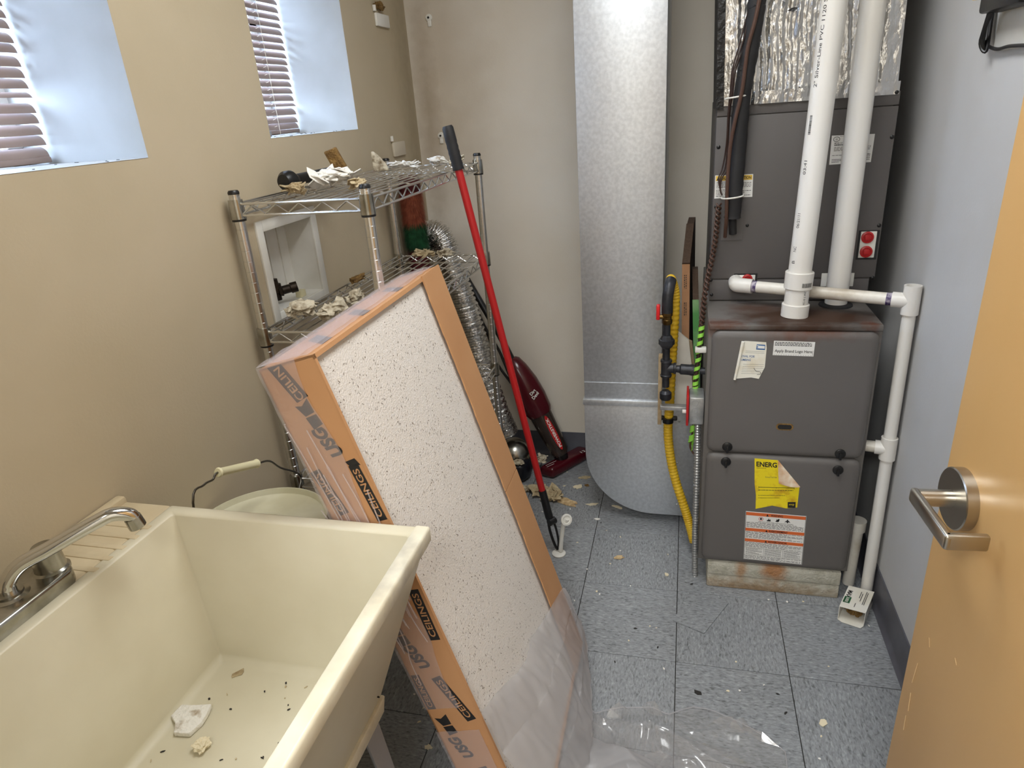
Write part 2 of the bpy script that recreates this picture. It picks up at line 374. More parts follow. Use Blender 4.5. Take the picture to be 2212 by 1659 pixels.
# ================================================================== the room
XL, XR, YB, YF, ZC = -.754, .903, .573, -2.06, 2.44
T = .3048
fl = MB(); fl.box((-1.2, -3.6, -.06), (1.3, .75, -.004))
floor = struct('floor', fl, 'joint_dark')
tm = MB(); g2 = .0011; tm.box((-T / 2 + g2, -T / 2 + g2, -.0035), (T / 2 - g2, T / 2 - g2, 0))
tile_me = mesh_of(tm, 'tile', bevel=.0006, seg=1); tile_me.materials.append(MATS['vinyl_tile'])
for i in range(-4, 4):
    for j in range(-12, 2):
        if i in (-4, 3) and j > -8: continue
        o = bpy.data.objects.new('tile', tile_me); COL.objects.link(o)
        o.location = ((i + .5) * T, (j + .5) * T, 0)
        o.rotation_euler = (0, 0, math.pi / 2 * ((i + j) % 2))
        o.parent = floor
def wall_x(mb, x, y0, y1, z0, z1, holes, ):
    ys = sorted({y0, y1, *[h[0] for h in holes], *[h[1] for h in holes]}); zs = sorted({z0, z1, *[h[2] for h in holes], *[h[3] for h in holes]})
    for a, b2 in zip(ys, ys[1:]):
        for c, d in zip(zs, zs[1:]):
            if any(h[0] <= a and b2 <= h[1] and h[2] <= c and d <= h[3] for h in holes): continue
            mb.add([(x, a, c), (x, b2, c), (x, b2, d), (x, a, d)], [(0, 1, 2, 3)])
W1 = (-1.437, -.923, 1.455, 2.12); W2 = (-.477, .035, 1.467, 2.12); LB = (-.600, -.362, 1.035, 1.248)
XW = -1.06
mb = MB(); wall_x(mb, XL, YF - .1, YB + .1, 0, ZC, [W1, W2, LB]); wall_x(mb, XW - .04, YF - .1, YB + .1, 0, ZC, [W1, W2])
wl = struct('wall_left', mb, 'paint_beige')
for W in (W1, W2):
    mb = MB(); e = .012; y0, y1, z0, z1 = W
    for (a, c) in (((y0, z0), (y1, z0)), ((y1, z0), (y1, z1)), ((y1, z1), (y0, z1)), ((y0, z1), (y0, z0))):
        mb.add([(XL + .001, a[0], a[1]), (XL + .001, c[0], c[1]), (XW - .04, c[0], c[1]), (XW - .04, a[0], a[1])], [(0, 1, 2, 3)])
    obj('reveal', mb, 'paint_white', wl)
mb = MB().box((XL - .06, YB, 0), (XR + .1, YB + .1, ZC)); struct('wall_back', mb, 'paint_back_brightened')
mb = MB().box((XR, YF - .1, 0), (XR + .1, YB + .1, ZC)); struct('wall_right', mb, 'paint_right_daylit')
DX0, DX1 = -.21, .735
mb = MB(); mb.box((XL - .06, YF - .12, 0), (DX0, YF, ZC)); mb.box((DX1, YF - .12, 0), (XR + .1, YF, ZC)); mb.box((DX0, YF - .12, 2.06), (DX1, YF, ZC))
struct('wall_front', mb, 'paint_beige')
mb = MB()
for x0, x1 in ((-1.3, -1.2), (1.3, 1.4)): mb.box((x0, -3.7, 0), (x1, YF - .1, ZC))
mb.box((-1.3, -3.7, 0), (1.4, -3.6, ZC)); mb.box((-1.3, YF - .12, 0), (XL - .05, YF - .1, ZC)); mb.box((XR + .09, YF - .12, 0), (1.4, YF - .1, ZC))
struct('wall_hall', mb, 'paint_back_brightened')
mb = MB().box((-1.3, -3.7, ZC), (1.4, YB + .1, ZC + .05)); struct('ceiling', mb, 'ceiling_white')
mb = MB()
for x0 in (DX0 - .04, DX1): mb.box((x0, YF - .13, 0), (x0 + .04, YF + .015, 2.10))
mb.box((DX0, YF - .13, 2.06), (DX1, YF + .015, 2.10)); struct('trim_1', mb, 'cove_grey')
# cove baseboards: thin vinyl with a toe that curves out at the floor
def cove(name, p0, p1, nrm):
    prof = [(0, .115), (.004, .115), (.0045, .02), (.008, .008), (.016, .001), (0, 0)]
    n = Vector(nrm); mb = MB(); k = len(prof)
    vs = [Vector(p) + n * a + Vector((0, 0, z)) for p in (p0, p1) for a, z in prof]
    mb.add(vs, [tuple(range(k)), tuple(range(2 * k - 1, k - 1, -1))] + [(i, (i + 1) % k, k + (i + 1) % k, k + i) for i in range(k)])
    return struct(name, mb, 'cove_grey', smooth=True)
cove('baseboard_right', (XR, YF, 0), (XR, YB, 0), (-1, 0, 0)); cove('baseboard_back', (XL, YB, 0), (XR, YB, 0), (0, -1, 0)); cove('baseboard_left', (XL, YF, 0), (XL, YB, 0), (1, 0, 0))
# windows: white frame with two panes each, set at the outer face
for k, W in enumerate((W1, W2)):
    y0, y1, z0, z1 = W; xf = XW - .035; mb = MB()
    for a, b2 in (((y0, z0), (y0 + .035, z1)), ((y1 - .035, z0), (y1, z1)), ((y0, z0), (y1, z0 + .035)), ((y0, z1 - .035), (y1, z1)), ((y0, (z0 + z1) / 2 - .015), (y1, (z0 + z1) / 2 + .015))):
        mb.box((xf, a[0], a[1]), (xf + .04, b2[0], b2[1]))
    wo = struct('window_%d' % (k + 1), mb, 'white_plastic')
    for q in (0, 1):
        za = z0 + .03 if q == 0 else (z0 + z1) / 2 + .01; zb = (z0 + z1) / 2 - .01 if q == 0 else z1 - .03
        obj('pane', MB().box((xf + .016, y0 + .03, za), (xf + .020, y1 - .03, zb)), 'pane_glass', wo)
# ceiling light fixtures
for nm, (x, y), lb in (('ceiling_light', (.12, -.95), 'flat rectangular ceiling light of the utility room'), ('ceiling_light', (.1, -3.1), 'flat rectangular ceiling light of the hall')):
    t = thing(nm, lb, 'ceiling light', (x, y, ZC))
    mb = MB(); mb.box((x - .3, y - .5, ZC - .03), (x + .3, y - .47, ZC)); mb.box((x - .3, y + .47, ZC - .03), (x + .3, y + .5, ZC)); mb.box((x - .3, y - .47, ZC - .03), (x - .27, y + .47, ZC)); mb.box((x + .27, y - .47, ZC - .03), (x + .3, y + .47, ZC))
    obj('frame', mb, 'white_plastic', t); obj('diffuser', MB().box((x - .27, y - .47, ZC - .022), (x + .27, y + .47, ZC - .01)), 'lamp_white', t)

# ================================================================== door and lever
lat = Vector((.668, -1.168, 0)); a = math.radians(4.5); td = Vector((-math.sin(a), math.cos(a), 0)); nd = Vector((-math.cos(a), -math.sin(a), 0))
DW = .865; hin = lat - td * DW
door = bpy.data.objects.new('door_1', None); COL.objects.link(door); door.location = hin; door['kind'] = 'structure'; door['label'] = 'open maple veneer door with a steel lever'
obj('leaf', MB().obox(hin + Vector((0, 0, .012)), td * DW, nd * -.044, (0, 0, 2.03)), 'wood_door', door, bevel=.002)
obj('edge_band', MB().obox(lat + Vector((0, 0, .012)) - nd * .002, td * .0015, nd * -.040, (0, 0, 2.03)), 'door_edge', door)
def dp(s, h, z): return lat - td * s + nd * h + Vector((0, 0, z))     # s from the latch edge, h proud of the face
p, r = lathe_path(dp(.060, 0, .965), nd, [(0, .043), (.002, .043), (.014, .043), (.0155, .0415), (.0156, 0.0001)])
ro = obj('rose', MB().tube(p, r, 48), 'brushed_steel', door, smooth=True)
p, r = lathe_path(dp(.060, .015, .965), nd, [(0, .012), (.042, .012)])
obj('spindle', MB().tube(p, r, 24), 'brushed_steel', ro, smooth=True)
def bar(pts, hz, th):
    mb = MB(); n = len(pts)
    for i in range(n - 1):
        d = (pts[i + 1] - pts[i]); s_ = d.cross(Vector((0, 0, 1))).normalized() * th
        mb.obox(pts[i] - s_ / 2 - Vector((0, 0, hz / 2)), d, s_, (0, 0, hz))
    return mb
obj('lever', bar([dp(.050, .060, .965), dp(.165, .060, .965)], .022, .011), 'brushed_steel', ro, bevel=.004, seg=3)
obj('lever_return', bar([dp(.160, .064, .965), dp(.160, .014, .965)], .022, .010), 'brushed_steel', ro, bevel=.003)
mb = MB()
for s, z, ln, tlt in ((.028, .60, .045, -.10), (.034, .545, .035, 0.1), (.032, .50, .03, .05), (.045, .40, .02, 0), (.062, .22, .045, -.1), (.055, .70, .012, .5), (.13, .74, .006, 1)):
    mb.obox(dp(s, .0002, z), -td * .0016, nd * .0003, Vector((0, 0, ln)) + td * ln * tlt)
obj('scratch', mb, 'scratch', door)

# ================================================================== window blinds
def blind(W, n_, label, y_end, ncord, xb):
    y0, y1, z0, z1 = W; ya = y0 + .010; yb = y1 - y_end; zb = z0 + .003
    t = thing('window_blind', label, 'blind', (xb, ya, zb))
    pitch = .0212; ch = .0265; rnd = random.Random(n_)
    N = int((z1 - .03 - zb - .02) / pitch)
    tilt = math.radians(50)
    def slat_mesh():
        mb = MB(); K = 7; prof = []
        for i in range(K):
            s = (i / (K - 1) - .5); bow = .0050 * (1 - (2 * s) ** 2)
            x = s * ch * math.cos(tilt) + bow * math.sin(tilt); z = -s * ch * math.sin(tilt) + bow * math.cos(tilt); prof.append((x, z))
        vs = []
        for y, cut in ((0, .0), (.004, .0), (yb - ya - .004, 0), (yb - ya, .0)):
            for i, (x, z) in enumerate(prof): vs.append((x, y, z))
        fs = [(q * K + i, q * K + i + 1, (q + 1) * K + i + 1, (q + 1) * K + i) for q in range(3) for i in range(K - 1)]
        mb.add(vs, fs); me = mesh_of(mb, 'slat', smooth=True); me.materials.append(MATS['slat']); return me
    me = slat_mesh()
    for k in range(N):
        o = bpy.data.objects.new('slat', me); COL.objects.link(o); o.location = (xb, ya, zb + .022 + k * pitch)
        o.rotation_euler = (rnd.uniform(-.004, .004), rnd.uniform(-.05, .05) + (-.45 if k == (5 if n_ == 1 else 3) else 0), 0)
        attach(o, t)
    obj('bottom_rail', MB().box((xb - .012, ya, zb), (xb + .012, yb, zb + .012)), 'slat', t, bevel=.003)
    obj('headrail', MB().box((xb - .015, ya, z1 - .035), (xb + .015, yb, z1)), 'slat', t, bevel=.002)
    for y in ncord:
        obj('cord', MB().tube([(xb + .016, y, zb), (xb + .016, y, z1 - .03)], .0009, 6), 'cord', t)
        mb = MB()
        for k in range(N): mb.tube([(xb - .010, y - .012, zb + .017 + k * pitch), (xb + .015, y - .009, zb + .025 + k * pitch)], .0008, 5)
        obj('ladder_tape', mb, 'cord', t)
blind(W1, 1, 'pale mauve slatted blind in the window nearest the sink', .006, [-1.33], -.995)
blind(W2, 2, 'pale mauve slatted blind in the window above the wire shelving', .006, [-.37, -.10], -.972)
tag(obj('plaster_crumb', chunk((-.80, -.452, W2[2]), (.018, .010, .016), 3), 'plaster_tan'), 'beige plaster crumb in the corner of the far window sill', 'debris')
tag(obj('grey_clip', MB().box((-.925, -.285, W2[2]), (-.90, -.235, W2[2] + .016)), 'rubber_grey', bevel=.004), 'small grey plastic clip under the blind on the far sill', 'clip')
t = tag(obj('paper_scrap', flake((-.90, -.20, W2[2]), .018, .012, .001, 5), 'plaster_white'), 'flat white scrap on the far window sill', 'debris')
for k in range(26):
    rnd = random.Random(500 + k); Wk = W1 if k % 3 == 0 else W2
    p = (rnd.uniform(-.93, -.765), rnd.uniform(Wk[0] + .1, Wk[1] - .01), Wk[2])
    tag(obj('dust_crumb', flake(p, rnd.uniform(.002, .005), rnd.uniform(.001, .003), .001, k, 6), 'chip_dark'), 'tiny dark crumb of dirt on a white window sill', 'debris', 'dirt crumbs on the window sills')

# ================================================================== utility sink
SX0, SX1, SY0, SY1, SZ = XL + .002, -.112, -1.845, -1.236, .85
sink = thing('utility_sink', 'cream moulded plastic utility tub sink against the left wall', 'sink', (-.43, -1.54, 0))
def ring(rects):
    vs = []; fs = []
    for (x0, x1, y0, y1, z) in rects: vs += [(x0, y0, z), (x1, y0, z), (x1, y1, z), (x0, y1, z)]
    for i in range(len(rects) - 1):
        for j in range(4): fs.append((4 * i + j, 4 * i + (j + 1) % 4, 4 * i + 4 + (j + 1) % 4, 4 * i + 4 + j))
    fs.append(tuple(4 * (len(rects) - 1) + j for j in range(4))); fs.append((3, 2, 1, 0))
    return MB().add(vs, fs)
bx0 = -.612
tub = ring([(-.57, -.240, -1.79, -1.285, .478), (bx0 - .02, -.128, -1.835, -1.245, .800), (bx0 - .02, SX1 - .004, SY0, SY1 - .002, .815), (bx0 - .02, SX1, SY0, SY1, .84), (bx0 - .02, SX1, SY0, SY1, SZ),
            (bx0, SX1 - .024, SY0 + .022, SY1 - .022, SZ), (bx0 + .004, SX1 - .028, SY0 + .026, SY1 - .026, SZ - .006), (-.578, -.245, -1.785, -1.282, .535), (-.565, -.258, -1.775, -1.295, .525)])
obj('basin', tub, 'tub_plastic', sink, bevel=.005, seg=2, angle=50)
mb = MB(); mb.box((SX0, SY0, .78), (bx0 - .0185, SY1, SZ - .0005))
obj('deck', mb, 'soap_deck', sink, bevel=.006)
mb = MB(); mb.box((SX0, SY0, SZ - .01), (SX0 + .022, SY1, SZ + .012)); obj('back_ledge', mb, 'soap_deck', sink, bevel=.005)
for k in range(5): obj('drain_rib', MB().box((-.725, -1.315 - k * .030, SZ - .006), (bx0 - .004, -1.303 - k * .030, SZ + .0012)), 'soap_deck', sink, bevel=.002)
obj('front_lip', ring([(-.136, -.111, -1.846, -1.235, .822), (-.136, -.110, -1.846, -1.235, .846), (-.136, -.112, -1.844, -1.236, .8515)]), 'tub_rim', sink, bevel=.003)
mb = ring([(-.58, -.262, -1.80, -1.295, .40), (-.585, -.232, -1.80, -1.285, .458), (-.588, -.228, -1.80, -1.28, .492)]); obj('base_collar', mb, 'tub_rim', sink, bevel=.004)
for (x, y, sx, sy) in ((-.245, -1.30, 1, 1), (-.245, -1.78, 1, -1), (-.55, -1.30, -1, 1), (-.55, -1.79, -1, -1)):
    mb = MB(); dx, dy = .045 * sx, .02 * sy
    mb.add([(x - .05 * sx, y, .47), (x, y, .47), (x, y - .05 * sy, .47), (x + dx - .03 * sx, y + dy, 0), (x + dx, y + dy, 0), (x + dx, y + dy - .03 * sy, 0),
            (x - .05 * sx, y - .003 * sy, .47), (x - .003 * sx, y - .003 * sy, .47), (x - .003 * sx, y - .05 * sy, .47), (x + dx - .03 * sx, y + dy - .003 * sy, 0), (x + dx - .003 * sx, y + dy - .003 * sy, 0), (x + dx - .003 * sx, y + dy - .03 * sy, 0)],
           [(0, 1, 4, 3), (1, 2, 5, 4), (6, 9, 10, 7), (7, 10, 11, 8), (0, 3, 9, 6), (2, 8, 11, 5), (0, 6, 7, 1), (1, 7, 8, 2), (3, 4, 10, 9), (4, 5, 11, 10)])
    obj('leg', mb, 'rubber_grey', sink)
fa = obj('faucet', MB().prism([(-.668 + .042 * c, -1.555 + s, .846) for c, s in [(math.cos(t), (.085 if math.sin(t) > 0 else -.085) + .03 * math.sin(t)) for t in [2 * math.pi * k / 32 for k in range(32)]]], (0, 0, .028)), 'chrome_dull', sink, bevel=.006, seg=3, angle=45)
sp = smoothpts([(-.672, -1.528, .86), (-.672, -1.526, .89), (-.660, -1.508, .913), (-.63, -1.475, .926), (-.585, -1.425, .944), (-.570, -1.408, .947), (-.556, -1.393, .938), (-.552, -1.389, .925)], 8)
obj('spout', MB().tube(sp, [.0125] * 8 + [.0115] * (len(sp) - 8), 20), 'chrome', fa, smooth=True)
p, r = lathe_path((-.5535, -1.3905, .932), (.13, .13, -1), [(0, .0128), (.014, .0134), (.019, .0134), (.0191, .009)]); obj('aerator', MB().tube(p, r, 24), 'chrome_dull', fa, smooth=True)
p, r = lathe_path((-.672, -1.528, .868), (0, 0, 1), [(0, .027), (.006, .027), (.009, .020), (.013, .020), (.0131, .012)]); obj('spout_collar', MB().tube(p, r, 28), 'chrome_dull', fa, smooth=True)
for y in (-1.462, -1.632):
    p, r = lathe_path((-.664, y, .870), (0, 0, 1), [(0, .027), (.004, .027), (.007, .023), (.043, .0195), (.047, .016), (.0475, .0001)]); obj('handle', MB().tube(p, r, 28), 'chrome_dull', fa, smooth=True)
# things lying in the tub
zt = .5255
tag(obj('plaster_flake', flake((-.535, -1.425, zt), .045, .036, .010, 21, 9, .4), 'plaster_white', bevel=.002), 'large curled white plaster flake lying in the sink', 'debris')
tag(obj('foam_crumb', chunk((-.478, -1.470, zt), (.013, .014, .008), 5), 'chip_cream'), 'yellowish foam crumb beside the plaster flake in the sink', 'debris')
tag(obj('plaster_shard', flake((-.285, -1.375, zt), .030, .012, .003, 9, 7, 1.2), 'ink_grey'), 'grey-brown shard lying by the front wall inside the sink', 'debris')
tag(obj('paper_scrap', flake((-.517, -1.312, zt), .018, .008, .0012, 14, 9, 1.0), 'plaster_tan'), 'pinkish scrap near the far corner inside the sink', 'debris')
for k in range(34):
    rnd = random.Random(900 + k); x = -.55 + .33 * rnd.random() ** 1.3; y = -1.31 - .2 * rnd.random() ** 1.5
    tag(obj('dirt_speck', flake((x, y, zt), rnd.uniform(.0015, .0045), rnd.uniform(.001, .0025), .001, k, 6, rnd.random() * 3), 'chip_dark' if k % 3 else 'plaster_tan'), 'tiny speck of dirt on the bottom of the sink', 'debris', 'dirt specks in the sink')

# ================================================================== lidded pail behind the sink
px_, py_, pz = -.598, -1.058, .69
pail = thing('pail', 'tall cream plastic pail with lid and wire bail behind the sink', 'pail', (px_, py_, 0))
p, r = lathe_path((px_, py_, 0), (0, 0, 1), [(0, .125), (.01, .128), (.60, .143), (.605, .148), (.62, .148), (.625, .144), (.67, .146)]); obj('body', MB().tube(p, r, 48), 'pail', pail, smooth=True)
p, r = lathe_path((px_, py_, .655), (0, 0, 1), [(0, .150), (.002, .152), (.030, .152), (.036, .149), (.0365, .145), (.024, .141), (.022, .138), (.0222, .060), (.027, .057), (.028, .050), (.024, .046), (.0235, .0001)])
lid = obj('lid', MB().tube(p, r, 64, cap=False), 'lid_white', pail, smooth=True)
for k, (dx, dy, w_) in enumerate(((.05, .0, .018), (.05, -.016, .014), (.073, -.012, .020), (.075, .012, .012))):
    obj('lid_print', MB().box((px_ + dx, py_ + dy, .6773), (px_ + dx + w_, py_ + dy + .006, .6777)), 'ink_grey', lid)
bl = [Vector((px_ - .03, py_ - .150, .63)), at(417, 1086, 'x', -.62), at(440, 1048, 'x', -.62), at(460, 1036, 'x', -.62), at(470, 1021, 'x', -.62), at(513, 1011, 'x', -.62), at(556, 1001, 'x', -.62), at(582, 996, 'x', -.62), at(605, 1010, 'x', -.62), at(650, 1030, 'x', -.62), Vector((px_ - .02, py_ + .152, .63))]
obj('bail', MB().tube(smoothpts(bl, 5), .0024, 8), 'steel_wire', pail, smooth=True)
p, r = lathe_path(bl[4], bl[6] - bl[4], [(0, .0085), (.004, .0105), (.010, .0085), ((bl[6] - bl[4]).length - .008, .009), ((bl[6] - bl[4]).length - .003, .0105), ((bl[6] - bl[4]).length, .008)])
obj('grip', MB().tube(p, r, 16), 'grip_ivory', pail, smooth=True)

# ================================================================== laundry outlet box in the left wall
ob = thing('laundry_outlet_box', 'white recessed plastic washer outlet box in the left wall', 'outlet box', (XL, -.48, 1.03))
y0, y1, z0, z1 = LB
mb = MB(); e = .028
for a_, b_ in (((y0 - e, z0 - e), (y0, z1 + e)), ((y1, z0 - e), (y1 + e, z1 + e)), ((y0, z0 - e), (y1, z0)), ((y0, z1), (y1, z1 + e))): mb.box((XL - .001, a_[0], a_[1]), (XL + .007, b_[0], b_[1]))
obj('flange', mb, 'white_plastic', ob, bevel=.002)
mb = MB(); xi = XL - .085
mb.add([(XL, y0, z0), (XL, y1, z0), (XL, y1, z1), (XL, y0, z1), (xi, y0, z0), (xi, y1, z0), (xi, y1, z1), (xi, y0, z1)], [(0, 1, 5, 4), (1, 2, 6, 5), (2, 3, 7, 6), (3, 0, 4, 7), (4, 5, 6, 7)])
obj('liner', mb, 'white_plastic', ob)
obj('rib', MB().box((xi, -.47, z0), (xi + .006, -.463, z1)), 'white_plastic', ob); obj('rib', MB().box((xi, -.41, z0), (xi + .004, -.405, z1)), 'white_plastic', ob)
vv_ = at(612, 625, 'x', XL - .04)
p, r = lathe_path(vv_ + Vector((0, -.02, 0)), (.75, .55, .12), [(0, .014), (.008, .016), (.010, .012), (.03, .012), (.032, .015), (.05, .0145), (.0505, .008), (.046, .007)])
obj('hose_valve', MB().tube(p, r, 20), 'valve_bronze', ob, smooth=True)
p, r = lathe_path(vv_ + Vector((-.01, -.02, -.025)), (0, 0, 1), [(0, .012), (.02, .012), (.022, .016), (.045, .016), (.047, .010), (.06, .009)]); obj('valve_body', MB().tube(p, r, 18), 'valve_bronze', ob, smooth=True)
obj('drain_cap', MB().box((XL - .03, -.458, z0), (XL - .012, -.430, z0 + .020)), 'grip_ivory', ob, bevel=.002)

# ================================================================== chrome wire shelving
PX0, PX1, PY0, PY1 = -.722, -.390, -.722, .150
sh = thing('wire_shelving', 'chrome wire shelving unit with black post caps along the left wall', 'shelving', ((PX0 + PX1) / 2, (PY0 + PY1) / 2, 0))
for x, y in ((PX0, PY0), (PX1, PY0), (PX0, PY1), (PX1, PY1)):
    prof = [(.012, .0125)]
    z = .03
    while z < 1.355: prof += [(z, .0125), (z + .0006, .0119), (z + .0016, .0119), (z + .0022, .0125)]; z += .0254
    prof += [(1.358, .0125)]
    p, r = lathe_path((x, y, 0), (0, 0, 1), prof); po = obj('post', MB().tube(p, r, 16), 'wire_chrome', sh, smooth=True)
    p, r = lathe_path((x, y, 1.356), (0, 0, 1), [(0, .0132), (.005, .0132), (.009, .0105), (.0092, .0001)]); obj('post_cap', MB().tube(p, r, 16), 'black_plastic', po, smooth=True)
    p, r = lathe_path((x, y, 0), (0, 0, 1), [(0, .016), (.006, .016), (.007, .008), (.014, .008)]); obj('foot', MB().tube(p, r, 16), 'black_plastic', po, smooth=True)
def shelf(zt_):
    zb_ = zt_ - .026; e = .016
    x0, x1, y0, y1 = PX0 + e * 0, PX1, PY0, PY1
    fr = MB()
    sides = (((x0 + e, y0 - .004), (x1 - e, y0 - .004)), ((x0 + e, y1 + .004), (x1 - e, y1 + .004)), ((x0 - .004, y0 + e), (x0 - .004, y1 - e)), ((x1 + .004, y0 + e), (x1 + .004, y1 - e)))
    for (a_, b_) in sides:
        A = Vector((*a_, 0)); B = Vector((*b_, 0)); zv = Vector((0, 0, 1))
        fr.tube([A + zv * zt_, B + zv * zt_], .0032, 8); fr.tube([A + zv * zb_, B + zv * zb_], .0032, 8)
    sf = obj('shelf', fr, 'wire_chrome', sh, smooth=True)
    for (a_, b_) in sides:
        A = Vector((*a_, 0)); B = Vector((*b_, 0)); n = max(5, round((B - A).length / .030)); pts = []
        for i in range(n + 1):
            q = A.lerp(B, (i + .02) / (n + .04)); pts.append(q + Vector((0, 0, zt_ - .003 if i % 2 else zb_ + .003)))
        obj('truss_wire', MB().tube(pts, .0021, 6), 'wire_chrome', sf, smooth=True)
    n = 12
    for i in range(1, n):
        x = x0 + (x1 - x0) * i / n; obj('deck_wire', MB().tube([(x, y0 - .003, zt_ + .0015), (x, y1 + .003, zt_ + .0015)], .0019, 6), 'wire_chrome', sf, smooth=True)
    for k in range(1, 5):
        y = y0 + (y1 - y0) * k / 5; pts = []
        for i in range(n + 1):
            pts.append((x0 + (x1 - x0) * i / n, y, zt_ - .003 - (.007 if i % 2 else 0)))
        obj('cross_wire', MB().tube(pts, .0023, 6), 'wire_chrome', sf, smooth=True)
    for x, y in ((x0, y0), (x1, y0), (x0, y1), (x1, y1)):
        p, r = lathe_path((x, y, zb_ - .008), (0, 0, 1), [(0, .0178), (.034, .0168), (.044, .0163)]); co = obj('collar', MB().tube(p, r, 20), 'chrome_dull', sf, smooth=True)
        p, r = lathe_path((x, y, zb_ - .013), (0, 0, 1), [(0, .0165), (.006, .0165)]); obj('sleeve_ring', MB().tube(p, r, 20), 'black_plastic', co, smooth=True)
ZS1, ZS2, ZS3 = 1.334, 1.022, .60
for z in (ZS1, ZS2, ZS3, .12): shelf(z)
# debris on the shelves
zs = ZS1 + .0035
def spt(u, v, y): return at(u, v, 'y', y)
tag(obj('plaster_slab', rubble((-.565, -.530, zs), (.060, .085, .020), 31, 18, .4), 'plaster_white'), 'broken slab of white-faced plaster on the top wire shelf', 'debris')
tag(obj('plaster_lump', rubble((-.600, -.655, zs), (.028, .030, .016), 33, 10), 'plaster_tan'), 'ragged tan plaster lump at the near end of the top shelf', 'debris')
tag(obj('plaster_lump', rubble((-.490, -.545, zs), (.022, .034, .012), 34, 9), 'plaster_tan'), 'tan plaster lump against the white slab on the top shelf', 'debris')
mb = MB(); A = Vector((-.605, -.425, zs + .010)); d = Vector((-.035, .0, .075)); mb.obox(A, d, (.032, .004, .010), (-.004, .022, .002))
tag(obj('wood_offcut', mb, 'fibre_brown', bevel=.004), 'brown fibrous wood offcut standing up out of the debris on the top shelf', 'debris')
kt = thing('black_nozzle', 'shiny black plastic nozzle lying behind the plaster slab on the top shelf', 'nozzle', (-.69, -.45, zs))
p, r = lathe_path((-.692, -.560, zs + .026), (.06, 1, 0), [(0, .002), (.004, .018), (.016, .0255), (.035, .0255), (.045, .018), (.06, .014)]); obj('bell', MB().tube(p, r, 24), 'black_plastic', kt, smooth=True)
p, r = lathe_path((-.688, -.500, zs + .026), (.06, 1, 0), [(0, .014), (.20, .016), (.201, .008)]); obj('neck', MB().tube(p, r, 20), 'black_plastic', kt, smooth=True)
tag(obj('plaster_corner', MB().prism([(-.690, -.030, zs), (-.645, -.020, zs), (-.655, -.022, zs + .022), (-.672, -.026, zs + .045), (-.690, -.030, zs + .062)], (.004, .014, 0)), 'plaster', bevel=.003), 'upright triangular piece of cream plaster at the far end of the top shelf', 'debris')
tag(obj('plaster_ridge', rubble((-.605, .02, zs), (.070, .030, .010), 42, 16), 'plaster_white'), 'long flat white plaster piece at the far end of the top shelf', 'debris')
tag(obj('plaster_crumble', rubble((-.505, .075, zs), (.032, .030, .014), 43, 14), 'plaster_white'), 'crumbled white plaster beside the long piece on the top shelf', 'debris')
tag(obj('plaster_crumble', rubble((-.440, .085, zs), (.022, .024, .012), 44, 10), 'plaster'), 'brownish plaster crumble nearest the red pole on the top shelf', 'debris')
zs = ZS2 + .0035
tag(obj('plaster_heap', rubble((-.668, -.625, zs), (.040, .044, .026), 51, 20), 'plaster'), 'crumpled cream plaster heap at the near corner of the middle shelf', 'debris')
tag(obj('plaster_heap', rubble((-.582, -.62, zs), (.042, .040, .020), 52, 18, .3), 'plaster'), 'cream plaster flakes next to the heap on the middle shelf', 'debris')
tag(obj('plaster_lump', rubble((-.588, -.47, zs), (.022, .028, .022), 53, 12), 'plaster'), 'single cream plaster lump in the middle of the middle shelf', 'debris')
tag(obj('plaster_lump', rubble((-.690, -.24, zs), (.018, .048, .012), 54, 12), 'fibre_brown'), 'yellow-brown plaster lump against the wall on the middle shelf', 'debris')
tag(obj('plaster_lump', rubble((-.605, .10, zs), (.048, .026, .014), 55, 14), 'plaster_tan'), 'long tan plaster lump at the far end of the middle shelf', 'debris')
tag(obj('plaster_lump', rubble((-.515, .09, zs), (.030, .026, .016), 56, 12), 'plaster'), 'pale plaster lump beside the long tan one on the middle shelf', 'debris')

# ================================================================== feather duster and foil hose behind the shelving
du = thing('feather_duster', 'fluffy feather duster banded dark red, orange and green behind the shelving', 'duster', (-.66, .30, .62))
A, B = Vector((-.690, .27, .80)), Vector((-.694, .265, 1.30))
obj('handle', MB().tube([Vector((-.685, .28, .0)), B], .006, 10), 'black_plastic', du, smooth=True)
def fluff(t0, t1, r0, n, mname, seed):
    rnd = random.Random(seed); mb = MB(); ax = (B - A).normalized(); u = ax.orthogonal().normalized(); w_ = ax.cross(u)
    for k in range(n):
        t = rnd.uniform(t0, t1); a_ = rnd.random() * 6.283; d = u * math.cos(a_) + w_ * math.sin(a_)
        base = A.lerp(B, t) + d * r0 * rnd.uniform(.45, .62); tip = base + d * r0 * rnd.uniform(.18, .48) - ax * rnd.uniform(.010, .040)
        s_ = ax.cross(d) * rnd.uniform(.0005, .0013); mb.add([base - s_, base + s_, tip], [(0, 1, 2)])
    p, r = lathe_path(A.lerp(B, t0), ax, [(0, r0 * .4), (.01, r0 * .60), ((B - A).length * (t1 - t0) - .01, r0 * .60), ((B - A).length * (t1 - t0), r0 * .4)]); mb.tube(p, r, 20)
    tag(obj('feathers', mb, mname, du), kind='stuff')
fluff(.16, .49, .050, 6500, 'feather_red', 1); fluff(.49, .67, .053, 7000, 'feather_green', 2); fluff(.67, .89, .055, 8000, 'feather_orange', 3); fluff(.89, 1.0, .05, 5000, 'feather_red', 4)
hp = [at(912, 528, 'y', .38), at(926, 506, 'y', .38), at(947, 508, 'y', .38), at(966, 545, 'y', .38), at(986, 605, 'y', .38), at(1008, 670, 'y', .38), at(1028, 740, 'y', .37), at(1048, 815, 'y', .35), at(1075, 890, 'y', .36), at(1095, 935, 'y', .37)]
hp = smoothpts(hp, 26); rr = []
